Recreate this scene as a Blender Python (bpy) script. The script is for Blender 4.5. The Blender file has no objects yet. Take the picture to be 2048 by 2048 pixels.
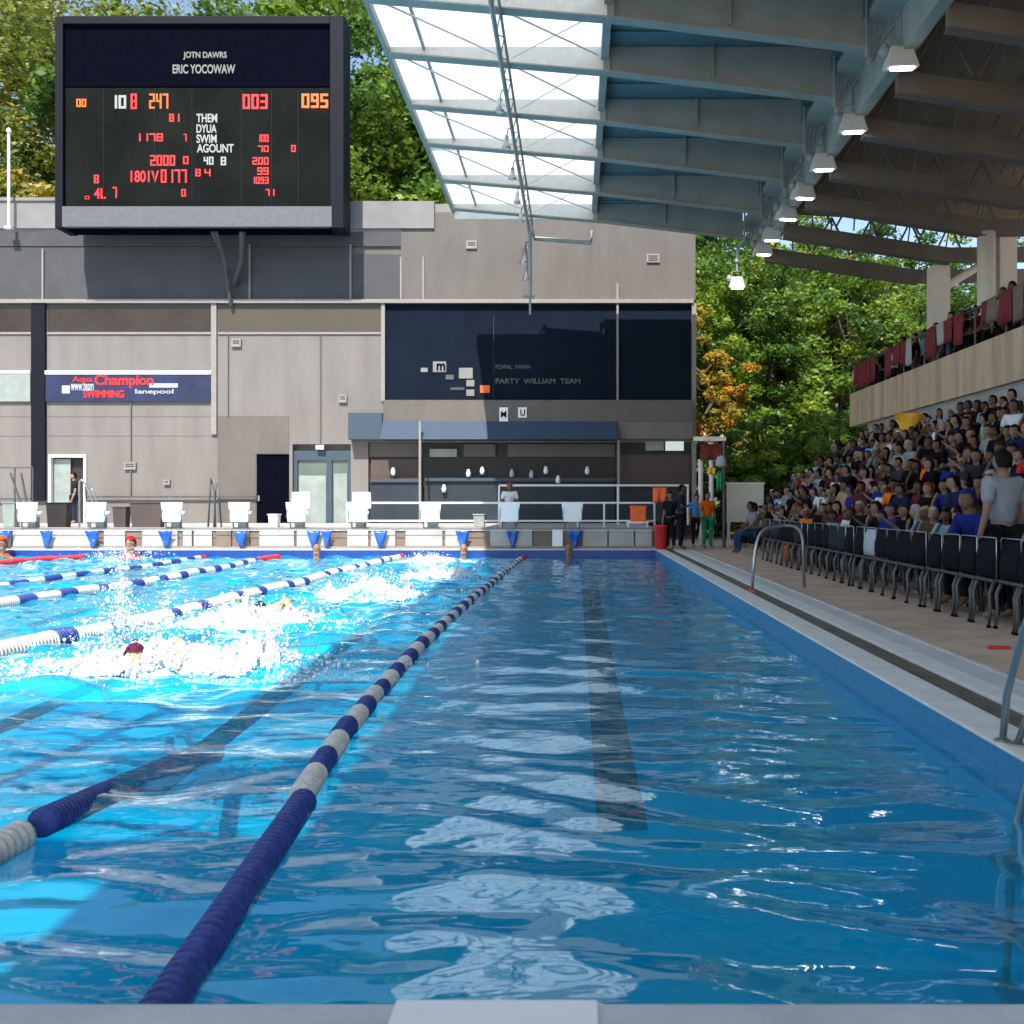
import bpy, bmesh, math, random
import numpy as np
from mathutils import Vector, Matrix, noise as mnoise
R = math.radians
scene = bpy.context.scene
COL = scene.collection
# ------------------------------------------------------------------ camera, sky, sun, exposure
cam_d = bpy.data.cameras.new("camera")
cam = bpy.data.objects.new("camera", cam_d); COL.objects.link(cam)
cam.location = (0, 0, 1.3); cam.rotation_euler = (R(90), 0, 0)
cam_d.sensor_width = 36; cam_d.lens = 36 * 1955 / 2048
cam_d.shift_x = -(1149 - 1024) / 2048; cam_d.shift_y = -(1024 - 1007) / 2048
cam_d.clip_start = 0.05; cam_d.clip_end = 2000
cam_d.dof.use_dof = True; cam_d.dof.focus_distance = 13; cam_d.dof.aperture_fstop = 4.5
scene.camera = cam
SUNDIR = Vector((-1.5, -8.0, 11.0)).normalized()          # towards the sun
elev = math.asin(SUNDIR.z); azim = math.atan2(SUNDIR.x, SUNDIR.y)
w = bpy.data.worlds.new("World"); scene.world = w; w.use_nodes = True
nt = w.node_tree; bg = nt.nodes["Background"]
sky = nt.nodes.new("ShaderNodeTexSky"); sky.sky_type = 'NISHITA'; sky.sun_disc = False
sky.sun_elevation = elev; sky.sun_rotation = azim; sky.air_density = 1.2; sky.dust_density = 1.0
nt.links.new(sky.outputs[0], bg.inputs[0]); bg.inputs[1].default_value = 0.13
sd = bpy.data.lights.new("sun", 'SUN'); sd.energy = 5.0; sd.angle = R(0.5); sd.color = (1, .95, .87)
so = bpy.data.objects.new("sun", sd); COL.objects.link(so)
so.rotation_euler = SUNDIR.to_track_quat('Z', 'Y').to_euler(); so.location = (-6, -16, 25)
scene.view_settings.view_transform = 'Standard'; scene.view_settings.look = 'None'
scene.view_settings.gamma = 1; scene.view_settings.exposure = 0.8
scene.render.engine = 'CYCLES'
scene.cycles.use_denoising = True; scene.cycles.max_bounces = 8; scene.cycles.transparent_max_bounces = 12
scene.cycles.diffuse_bounces = 4; scene.cycles.glossy_bounces = 3; scene.cycles.sample_clamp_indirect = 6

F = 1844.0
def at(x, y, Y): return ((x - 1084) * Y / F, 1.3 + (950 - y) * Y / F)      # survey: where a sighted feature lies at distance Y
rnd = random.Random(7)
# ------------------------------------------------------------------ materials
def N(nt, t, **k):
    n = nt.nodes.new(t)
    for a, b in k.items(): setattr(n, a, b)
    return n
def mat(name, col, rough=.6, metal=0, var=.12, scale=6, bump=0, bscale=40, spec=.5, streak=0):
    m = bpy.data.materials.new(name); m.use_nodes = True; t = m.node_tree; p = t.nodes['Principled BSDF']
    p.inputs['Roughness'].default_value = rough; p.inputs['Metallic'].default_value = metal
    p.inputs['Specular IOR Level'].default_value = spec
    tc = N(t, 'ShaderNodeTexCoord'); mp = N(t, 'ShaderNodeMapping'); t.links.new(tc.outputs['Object'], mp.inputs[0])
    if streak: mp.inputs['Scale'].default_value = (1, 1, streak)
    nz = N(t, 'ShaderNodeTexNoise'); nz.inputs['Scale'].default_value = scale; nz.inputs['Detail'].default_value = 8
    nz.inputs['Roughness'].default_value = .65
    t.links.new(mp.outputs[0], nz.inputs['Vector'])
    cr = N(t, 'ShaderNodeValToRGB'); cr.color_ramp.elements[0].position = .3; cr.color_ramp.elements[1].position = .7
    cr.color_ramp.elements[0].color = tuple(c * (1 - var) for c in col) + (1,)
    cr.color_ramp.elements[1].color = tuple(min(1, c * (1 + var)) for c in col) + (1,)
    t.links.new(nz.outputs['Fac'], cr.inputs[0]); t.links.new(cr.outputs[0], p.inputs['Base Color'])
    if bump:
        n2 = N(t, 'ShaderNodeTexNoise'); n2.inputs['Scale'].default_value = bscale; n2.inputs['Detail'].default_value = 4
        b = N(t, 'ShaderNodeBump'); b.inputs['Strength'].default_value = bump; b.inputs['Distance'].default_value = .02
        t.links.new(mp.outputs[0], n2.inputs['Vector'])
        t.links.new(n2.outputs['Fac'], b.inputs['Height']); t.links.new(b.outputs[0], p.inputs['Normal'])
    return m
def objmat(name, rough=.8, var=.25):
    m = bpy.data.materials.new(name); m.use_nodes = True; t = m.node_tree; p = t.nodes['Principled BSDF']
    p.inputs['Roughness'].default_value = rough; p.inputs['Specular IOR Level'].default_value = .12
    oi = N(t, 'ShaderNodeObjectInfo'); nz = N(t, 'ShaderNodeTexNoise'); nz.inputs['Scale'].default_value = 9
    mx = N(t, 'ShaderNodeMix', data_type='RGBA', blend_type='MULTIPLY'); mx.inputs[0].default_value = 1
    mr = N(t, 'ShaderNodeMapRange'); mr.inputs[3].default_value = 1 - var; mr.inputs[4].default_value = 1 + var
    t.links.new(nz.outputs['Fac'], mr.inputs[0]); t.links.new(oi.outputs['Color'], mx.inputs[6])
    t.links.new(mr.outputs[0], mx.inputs[7]); t.links.new(mx.outputs[2], p.inputs['Base Color'])
    tc = N(t, 'ShaderNodeTexCoord'); t.links.new(tc.outputs['Object'], nz.inputs['Vector'])
    return m
def emit(name, col, s):
    m = bpy.data.materials.new(name); m.use_nodes = True; t = m.node_tree; p = t.nodes['Principled BSDF']
    p.inputs['Base Color'].default_value = (*[c * .06 for c in col], 1); p.inputs['Emission Color'].default_value = (*col, 1)
    p.inputs['Emission Strength'].default_value = s
    return m
M = {}
M['deck'] = mat('deck_concrete', (.47, .345, .255), .85, var=.22, scale=1.6, bump=.3)
M['coping'] = mat('coping_stone', (.60, .61, .59), .6, var=.12, scale=5, bump=.15)
M['coping_grey'] = mat('coping_grey', (.47, .49, .49), .6, var=.15, scale=3, bump=.15)
M['grate'] = mat('gutter_grate', (.10, .088, .06), .7, var=.45, scale=3, bump=.4)
M['stucco'] = mat('beige_stucco', (.178, .163, .153), .9, var=.14, scale=1.3, bump=.25, bscale=60, streak=.22)
M['stucco_dark'] = mat('taupe_stucco', (.125, .113, .103), .9, var=.14, scale=1.2, bump=.25, streak=.35)
M['slate'] = mat('slate_cladding', (.05, .052, .058), .7, var=.2, scale=1.2)
M['parapet'] = mat('parapet_paint', (.20, .195, .195), .8, var=.14, scale=1)
M['trim'] = mat('trim_paint', (.24, .22, .205), .6, var=.12)
M['navy'] = mat('navy_panel', (.007, .012, .023), .85, var=.2, scale=.7, spec=.05)
M['navy_box'] = mat('navy_grey_paint', (.035, .06, .09), .6, var=.1)
M['navy_awning'] = mat('navy_awning', (.02, .045, .085), .7, var=.15)
M['brownglass'] = mat('brown_glass', (.032, .02, .013), .25, var=.5, scale=.5)
M['oliveglass'] = mat('olive_panel', (.06, .048, .03), .5, var=.12, scale=.6)
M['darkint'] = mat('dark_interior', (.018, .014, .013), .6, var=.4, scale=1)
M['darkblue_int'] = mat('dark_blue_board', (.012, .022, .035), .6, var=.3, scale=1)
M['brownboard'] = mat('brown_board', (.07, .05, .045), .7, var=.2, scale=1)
M['glass'] = mat('door_glass', (.10, .14, .13), .08, var=.3, scale=.8)
M['frost'] = mat('frosted_glass', (.25, .29, .27), .35, var=.2, scale=2)
M['white'] = mat('white_paint', (.78, .78, .77), .5, var=.05)
M['whitep'] = mat('white_plastic', (.8, .82, .83), .35, var=.04, scale=9)
M['board'] = mat('pale_board', (.36, .35, .335), .8, var=.14, scale=1.7)
M['board_brown'] = mat('brown_panel', (.17, .125, .10), .8, var=.15, scale=2)
M['steel'] = mat('steel_tube', (.42, .42, .42), .3, .85, var=.2, scale=5)
M['darksteel'] = mat('dark_steel', (.10, .10, .105), .5, .5, var=.3)
M['roofpaint'] = mat('roof_steel_paint', (.255, .31, .30), .6, var=.14, scale=1.3)
M['roofpaint_dk'] = mat('roof_brown_steel', (.13, .118, .10), .7, var=.2, scale=1.3)
M['lamp_body'] = mat('lamp_housing', (.55, .60, .60), .45, var=.08)
M['skylit_steel'] = mat('skylit_roof_steel', (.62, .63, .61), .5, var=.08)  # roof steel whitened: light under the translucent panels put into its colour
M['sheet'] = mat('roof_sheet', (.10, .19, .22), .6, var=.12, scale=.5)
M['ceiling_brown'] = mat('stand_ceiling', (.12, .10, .08), .85, var=.3, scale=.7)
M['column'] = mat('column_paint', (.72, .67, .60), .7, var=.06)
M['concrete_tan'] = mat('stained_concrete', (.50, .37, .25), .9, var=.3, scale=3.2, bump=.4, bscale=18, streak=.10)
M['concrete'] = mat('stand_concrete', (.36, .35, .34), .9, var=.15, scale=2, bump=.3)
M['blackfab'] = mat('black_fabric', (.006, .008, .011), .9, var=.4, scale=8, bump=.3, spec=.12)
M['tealfab'] = mat('dark_teal_fabric', (.012, .026, .034), .8, var=.4, scale=8, bump=.3, spec=.15)
M['greyfab'] = mat('pale_towel', (.38, .41, .46), .95, var=.15, scale=20, bump=.5)
M['red'] = mat('red_plastic', (.62, .02, .025), .4, var=.15)
M['redcloth'] = mat('red_cloth', (.17, .018, .02), .85, var=.35, scale=4, bump=.3)
M['orange'] = mat('orange_paint', (.85, .13, .02), .5, var=.15)
M['blueflag'] = mat('blue_pennant', (.01, .085, .42), .35, var=.3, scale=7)
M['blueglass'] = mat('blue_banner', (.008, .015, .06), .5, var=.6, scale=1.2)
M['scorebox'] = mat('scoreboard_case', (.003, .0035, .008), .8, var=.2, spec=.0)
M['scoreframe'] = mat('scoreboard_frame', (.006, .007, .013), .6, var=.2, spec=.15)
M['scoreface'] = mat('scoreboard_face', (.008, .0095, .009), .7, var=.4, scale=.6, spec=.03)
M['scoreledge'] = mat('scoreboard_ledge', (.10, .103, .115), .6, var=.15)
M['ropeblue'] = mat('rope_blue', (.015, .042, .23), .55, var=.55, scale=22)
M['ropewhite'] = mat('rope_white', (.62, .59, .54), .55, var=.25, scale=22)
M['bark'] = mat('bark', (.10, .075, .055), .95, var=.35, scale=4, bump=.8, bscale=12)
M['green'] = mat('green_cloth', (.01, .30, .08), .7, var=.2)
M['yellow'] = mat('yellow_cloth', (.8, .42, .03), .7, var=.25, scale=3)
M['brick'] = mat('salmon_wall', (.34, .16, .13), .9, var=.15)
M['bluepaint'] = mat('blue_plastic', (.02, .10, .35), .5, var=.2)
M['lamp'] = emit('lamp_lens', (1, .98, .93), 9)
M['ledred'] = emit('led_red', (1, .03, .03), .9); M['ledorange'] = emit('led_orange', (1, .17, .01), 1.0)
M['ledwhite'] = emit('led_white', (.75, .85, .8), .45); M['ledgrey'] = emit('led_grey', (.6, .7, .62), .3)
M['shirt'] = objmat('shirt_cloth'); M['skin'] = objmat('skin', .55, .12); M['hair'] = objmat('hair', .7, .3); M['pants'] = objmat('trouser_cloth')

def translucent_mat():
    m = bpy.data.materials.new('translucent_sheet'); m.use_nodes = True; t = m.node_tree
    o = t.nodes['Material Output']; t.nodes.remove(t.nodes['Principled BSDF'])
    tr = N(t, 'ShaderNodeBsdfTranslucent'); df = N(t, 'ShaderNodeBsdfDiffuse'); mx = N(t, 'ShaderNodeMixShader')
    nz = N(t, 'ShaderNodeTexNoise'); nz.inputs['Scale'].default_value = .8; nz.inputs['Detail'].default_value = 5
    tc = N(t, 'ShaderNodeTexCoord'); t.links.new(tc.outputs['Object'], nz.inputs['Vector'])
    cr = N(t, 'ShaderNodeValToRGB'); cr.color_ramp.elements[0].color = (.78, .80, .80, 1); cr.color_ramp.elements[1].color = (.95, .97, .97, 1)
    t.links.new(nz.outputs['Fac'], cr.inputs[0]); t.links.new(cr.outputs[0], tr.inputs[0])
    df.inputs[0].default_value = (.8, .8, .8, 1); mx.inputs[0].default_value = .22
    t.links.new(tr.outputs[0], mx.inputs[1]); t.links.new(df.outputs[0], mx.inputs[2]); t.links.new(mx.outputs[0], o.inputs[0])
    return m
M['translucent'] = translucent_mat()

def leaf_mat(name, stops):
    m = bpy.data.materials.new(name); m.use_nodes = True; t = m.node_tree
    o = t.nodes['Material Output']; p = t.nodes['Principled BSDF']; p.inputs['Roughness'].default_value = .5
    g = N(t, 'ShaderNodeNewGeometry'); cr = N(t, 'ShaderNodeValToRGB'); e = cr.color_ramp.elements
    while len(e) < len(stops): e.new(.5)
    for i, (pos, c) in enumerate(stops): e[i].position = pos; e[i].color = (*c, 1)
    tc = N(t, 'ShaderNodeTexCoord'); nz = N(t, 'ShaderNodeTexNoise'); nz.inputs['Scale'].default_value = .55; nz.inputs['Detail'].default_value = 3
    t.links.new(tc.outputs['Object'], nz.inputs['Vector'])
    a = N(t, 'ShaderNodeMath', operation='MULTIPLY_ADD'); a.inputs[1].default_value = .35
    b = N(t, 'ShaderNodeMath', operation='MULTIPLY_ADD'); b.inputs[1].default_value = 1.9; b.inputs[2].default_value = -.62
    t.links.new(nz.outputs['Fac'], b.inputs[0]); t.links.new(g.outputs['Random Per Island'], a.inputs[0]); t.links.new(b.outputs[0], a.inputs[2])
    t.links.new(a.outputs[0], cr.inputs[0]); t.links.new(cr.outputs[0], p.inputs['Base Color'])
    tr = N(t, 'ShaderNodeBsdfTranslucent'); mx = N(t, 'ShaderNodeMixShader'); mx.inputs[0].default_value = .45
    t.links.new(cr.outputs[0], tr.inputs[0]); t.links.new(p.outputs[0], mx.inputs[1]); t.links.new(tr.outputs[0], mx.inputs[2])
    t.links.new(mx.outputs[0], o.inputs[0])
    return m
M['leaf_green'] = leaf_mat('leaves_green', [(0, (.022, .06, .012)), (.35, (.07, .16, .022)), (.7, (.19, .30, .03)), (1, (.42, .46, .05))])
M['leaf_dark'] = leaf_mat('leaves_dark', [(0, (.014, .04, .010)), (.45, (.04, .11, .02)), (.8, (.11, .21, .03)), (1, (.25, .33, .04))])
M['leaf_autumn'] = leaf_mat('leaves_autumn', [(0, (.10, .14, .02)), (.35, (.30, .27, .03)), (.65, (.55, .32, .03)), (1, (.60, .14, .02))])
M['leaf_light'] = leaf_mat('leaves_light', [(0, (.05, .09, .02)), (.4, (.14, .19, .03)), (.8, (.32, .32, .05)), (1, (.55, .42, .05))])

# ------------------------------------------------------------------ mesh helpers
class MB:
    def __init__(s): s.v = []; s.f = []; s.mi = []; s.m = 0
    def add(s, vs, fs):
        o = len(s.v); s.v += [tuple(p) for p in vs]; s.f += [tuple(i + o for i in f) for f in fs]; s.mi += [s.m] * len(fs)
    def box(s, x0, x1, y0, y1, z0, z1):
        x0, x1 = sorted((x0, x1)); y0, y1 = sorted((y0, y1)); z0, z1 = sorted((z0, z1))
        s.add([(x0,y0,z0),(x1,y0,z0),(x1,y1,z0),(x0,y1,z0),(x0,y0,z1),(x1,y0,z1),(x1,y1,z1),(x0,y1,z1)],
              [(0,3,2,1),(4,5,6,7),(0,1,5,4),(1,2,6,5),(2,3,7,6),(3,0,4,7)]); return s
    def hexa(s, pts):   # 8 points: bottom 4 ccw, top 4 ccw
        s.add(pts, [(0,3,2,1),(4,5,6,7),(0,1,5,4),(1,2,6,5),(2,3,7,6),(3,0,4,7)]); return s
    def prism(s, poly, y0, y1):   # poly in x,z ccw seen from -y
        n = len(poly); s.add([(x, y0, z) for x, z in poly] + [(x, y1, z) for x, z in poly],
            [tuple(range(n)), tuple(range(2*n-1, n-1, -1))] + [((i+1) % n, i, n+i, n+(i+1) % n) for i in range(n)]); return s
    def tube(s, pts, r, n=8, cap=True):
        pts = [Vector(p) for p in pts]; rings = []; up = None
        rr = r if isinstance(r, (list, tuple)) else [r] * len(pts)
        for i, p in enumerate(pts):
            d = (pts[min(i+1, len(pts)-1)] - pts[max(i-1, 0)]).normalized()
            if up is None: up = Vector((0,0,1)) if abs(d.z) < .9 else Vector((1,0,0))
            a = d.cross(up).normalized(); b = a.cross(d).normalized(); up = b
            rings.append([p + (a*math.cos(2*math.pi*k/n) + b*math.sin(2*math.pi*k/n))*rr[i] for k in range(n)])
        vs = [q for g in rings for q in g]; fs = []
        for i in range(len(pts)-1):
            for k in range(n): fs.append((i*n+k, i*n+(k+1) % n, (i+1)*n+(k+1) % n, (i+1)*n+k))
        if cap: fs += [tuple(range(n-1, -1, -1)), tuple(range((len(pts)-1)*n, len(pts)*n))]
        s.add(vs, fs); return s
    def lathe(s, prof, n=16, axis='z', c=(0,0,0)):   # prof: (r, h)
        vs = []; fs = []
        for r, h in prof:
            for k in range(n):
                a = 2*math.pi*k/n; u, v = r*math.cos(a), r*math.sin(a)
                q = (u, v, h) if axis == 'z' else (u, h, v)
                vs.append((q[0]+c[0], q[1]+c[1], q[2]+c[2]))
        for i in range(len(prof)-1):
            for k in range(n): fs.append((i*n+k, i*n+(k+1) % n, (i+1)*n+(k+1) % n, (i+1)*n+k))
        fs += [tuple(range(n-1, -1, -1)), tuple(range((len(prof)-1)*n, len(prof)*n))]
        s.add(vs, fs); return s
    def mesh(s, name, mats, smooth=False):
        me = bpy.data.meshes.new(name); me.from_pydata(s.v, [], s.f)
        for m in (mats if isinstance(mats, list) else [mats]): me.materials.append(m)
        if any(s.mi): me.polygons.foreach_set('material_index', s.mi)
        me.update()
        bm = bmesh.new(); bm.from_mesh(me); bmesh.ops.recalc_face_normals(bm, faces=bm.faces)
        bm.to_mesh(me); bm.free()
        if smooth: me.shade_smooth()
        return me
    def build(s, name, mats, parent=None, smooth=False, bevel=0):
        o = obj(name, s.mesh(name, mats, smooth), parent)
        if bevel:
            b = o.modifiers.new('bevel', 'BEVEL'); b.width = bevel; b.segments = 2; b.limit_method = 'ANGLE'
        return o
def obj(name, me, parent=None):
    o = bpy.data.objects.new(name, me); COL.objects.link(o)
    if parent: o.parent = parent
    return o
def tag(o, label, cat, group=None, kind=None):
    o['label'] = label; o['category'] = cat
    if group: o['group'] = group
    if kind: o['kind'] = kind
    return o
def thing(name, label, cat, loc=(0,0,0), rz=0, group=None):
    o = bpy.data.objects.new(name, None); COL.objects.link(o); o.location = loc; o.rotation_euler = (0,0,rz)
    o.empty_display_size = .1
    return tag(o, label, cat, group)
def struct(o): o['kind'] = 'structure'; return o
def dup(root, loc, rz=None, label=None, scale=None):
    r = root.copy(); COL.objects.link(r); r.location = loc
    if rz is not None: r.rotation_euler = (0, 0, rz)
    if label: r['label'] = label
    if scale: r.scale = (scale,)*3
    for ch in list(root.children):
        c = ch.copy(); COL.objects.link(c); c.parent = r
        for g in ch.children:
            d = g.copy(); COL.objects.link(d); d.parent = c
    return r
ORD = ['first','second','third','fourth','fifth','sixth','seventh','eighth','ninth','tenth','eleventh','twelfth','thirteenth','fourteenth',
 'fifteenth','sixteenth','seventeenth','eighteenth','nineteenth','twentieth'] + ['twenty-'+w for w in ['first','second','third','fourth','fifth','sixth','seventh','eighth','ninth']] + \
 ['thirtieth'] + ['thirty-'+w for w in ['first','second','third','fourth','fifth','sixth','seventh','eighth','ninth']] + ['fortieth'] + ['forty-'+w for w in ['first','second','third','fourth','fifth','sixth','seventh','eighth','ninth']] + ['fiftieth'] + ['fifty-'+w for w in ['first','second','third','fourth','fifth','sixth','seventh','eighth','ninth']]
_font = {}
def text(s, x0, x1, z0, z1, y, m, parent, name='lettering'):
    cu = bpy.data.curves.new('t', 'FONT'); cu.body = s; cu.extrude = .012; cu.offset = .018
    to = bpy.data.objects.new('t', cu); COL.objects.link(to)
    dg = bpy.context.evaluated_depsgraph_get(); me = bpy.data.meshes.new_from_object(to.evaluated_get(dg))
    bpy.data.objects.remove(to); bpy.data.curves.remove(cu)
    n = len(me.vertices); a = np.empty(n*3, dtype=np.float32); me.vertices.foreach_get('co', a); a = a.reshape(-1, 3)
    mn, mx = a.min(0), a.max(0); d = mx - mn
    b = np.empty_like(a); b[:,0] = x0 + (a[:,0]-mn[0])/d[0]*(x1-x0); b[:,2] = z0 + (a[:,1]-mn[1])/d[1]*(z1-z0); b[:,1] = y - a[:,2]
    me.vertices.foreach_set('co', b.ravel()); me.materials.clear(); me.materials.append(m); me.update()
    return obj(name, me, parent)

# ------------------------------------------------------------------ ground, pool, water
XL, XR, YN, YF, WZ = -24.0, 2.28, 2.54, 27.5, -0.22
g = MB()
for (a, b, c, d) in ((-400, 400, -300, YN-.55), (-400, XL-.6, YN-.55, YF+.45), (3.25, 400, YN-.55, YF+.45), (-400, 400, YF+.45, 900)):
    g.add([(a,c,0),(b,c,0),(b,d,0),(a,d,0)], [(0,1,2,3)])
struct(g.build('ground', M['deck']))
# coping ring, gutter, inner strips
c = MB()
c.box(XL-.6, XL, YN-.55, YF+.45, -.35, .005)
c.box(XL, 2.57, YF, YF+.45, -.35, .005)
c.box(XR, 2.57, YN-.55, YF, -.35, .005)
struct(c.build('coping', M['coping'], bevel=.012))
struct(MB().box(XL, XR, YN-.55, YN, -.35, .004).build('near_coping', M['coping_grey'], bevel=.012))
g = MB(); g.box(2.57, 2.80, YN-.55, YF+.45, -.3, -.02)
struct(g.build('gutter', M['grate']))
g = MB(); g.box(2.80, 3.00, YN-.55, YF+.45, -.3, .006); struct(g.build('deck_strip', M['coping'], bevel=.01))
g = MB(); g.box(3.00, 3.22, YN-.55, YF+.45, -.3, .003); g.box(3.22, 3.25, YN-.55, YF+.45, -.3, .022)
struct(g.build('deck_kerb', M['coping_grey'], bevel=.006))
# thin white plate on the near edge
tag(MB().box(-.46, .06, YN-.5, YN-.015, .004, .02).build('edge_plate', M['white'], bevel=.005), 'white plate on the near pool edge at the bottom of the picture', 'plate')

def tile_mat(name, c1, c2, grout, sc):
    m = bpy.data.materials.new(name); m.use_nodes = True; t = m.node_tree; p = t.nodes['Principled BSDF']; p.inputs['Roughness'].default_value = .35
    tc = N(t, 'ShaderNodeTexCoord'); br = N(t, 'ShaderNodeTexBrick'); br.offset = 0
    br.inputs['Color1'].default_value = (*c1, 1); br.inputs['Color2'].default_value = (*c2, 1); br.inputs['Mortar'].default_value = (*grout, 1)
    br.inputs['Scale'].default_value = sc; br.inputs['Mortar Size'].default_value = .02; br.inputs['Brick Width'].default_value = .5; br.inputs['Row Height'].default_value = .5
    t.links.new(tc.outputs['UV'], br.inputs['Vector']); t.links.new(br.outputs[0], p.inputs['Base Color'])
    return m
def uvbox(o):
    me = o.data; uv = me.uv_layers.new(name='UVMap')
    for p in me.polygons:
        n = p.normal; ax = max(range(3), key=lambda i: abs(n[i]))
        for li in p.loop_indices:
            co = me.vertices[me.loops[li].vertex_index].co
            uv.data[li].uv = ((co.y, co.z) if ax == 0 else (co.x, co.z) if ax == 1 else (co.x, co.y))
M['pooltile'] = tile_mat('pool_floor_tile', (.003, .58, .84), (.004, .60, .86), (.003, .54, .79), 3)
M['bandtile'] = tile_mat('waterline_tile', (.015, .17, .34), (.02, .20, .38), (.03, .24, .42), 6)
M['fartile'] = tile_mat('far_wall_tile', (.004, .035, .20), (.006, .045, .23), (.01, .06, .25), 6)
M['linetile'] = mat('lane_line_tile', (.004, .02, .06), .5, var=.2)
def floorz(y): return -1.75 + (y-YN)/(YF-YN)*.85
pf = MB(); pf.add([(XL,YN,floorz(YN)),(XR,YN,floorz(YN)),(XR,YF,floorz(YF)),(XL,YF,floorz(YF))], [(0,1,2,3)])
o = pf.build('pool_floor', M['pooltile']); uvbox(o); struct(o)
wl = MB(); e = .0015
for (a, b) in (((XL+e,YN+e),(XR-e,YN+e)), ((XR-e,YN+e),(XR-e,YF-e)), ((XR-e,YF-e),(XL+e,YF-e)), ((XL+e,YF-e),(XL+e,YN+e))):
    wl.m = 0; wl.add([(a[0],a[1],-1.9),(b[0],b[1],-1.9),(b[0],b[1],-.26),(a[0],a[1],-.26)], [(0,1,2,3)])
    wl.m = 2 if a[1] > 20 and b[1] > 20 else 1; wl.add([(a[0],a[1],-.26),(b[0],b[1],-.26),(b[0],b[1],-.012),(a[0],a[1],-.012)], [(0,1,2,3)])
o = wl.build('pool_wall', [M['pooltile'], M['bandtile'], M['fartile']]); uvbox(o); struct(o)
for (x, wd, y0) in ((.42, .44, 8.5), (-4.15, .36, 9.3), (-7.0, .36, 5), (-11, .36, 5), (-15, .36, 5)):
    l = MB(); y1 = YF-1.5
    l.add([(x-wd/2,y0,floorz(y0)+.004),(x+wd/2,y0,floorz(y0)+.004),(x+wd/2,y1,floorz(y1)+.004),(x-wd/2,y1,floorz(y1)+.004)], [(0,1,2,3)])
    if y0 == 7.2: pass
    struct(l.build('lane_line', M['linetile']))

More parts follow.
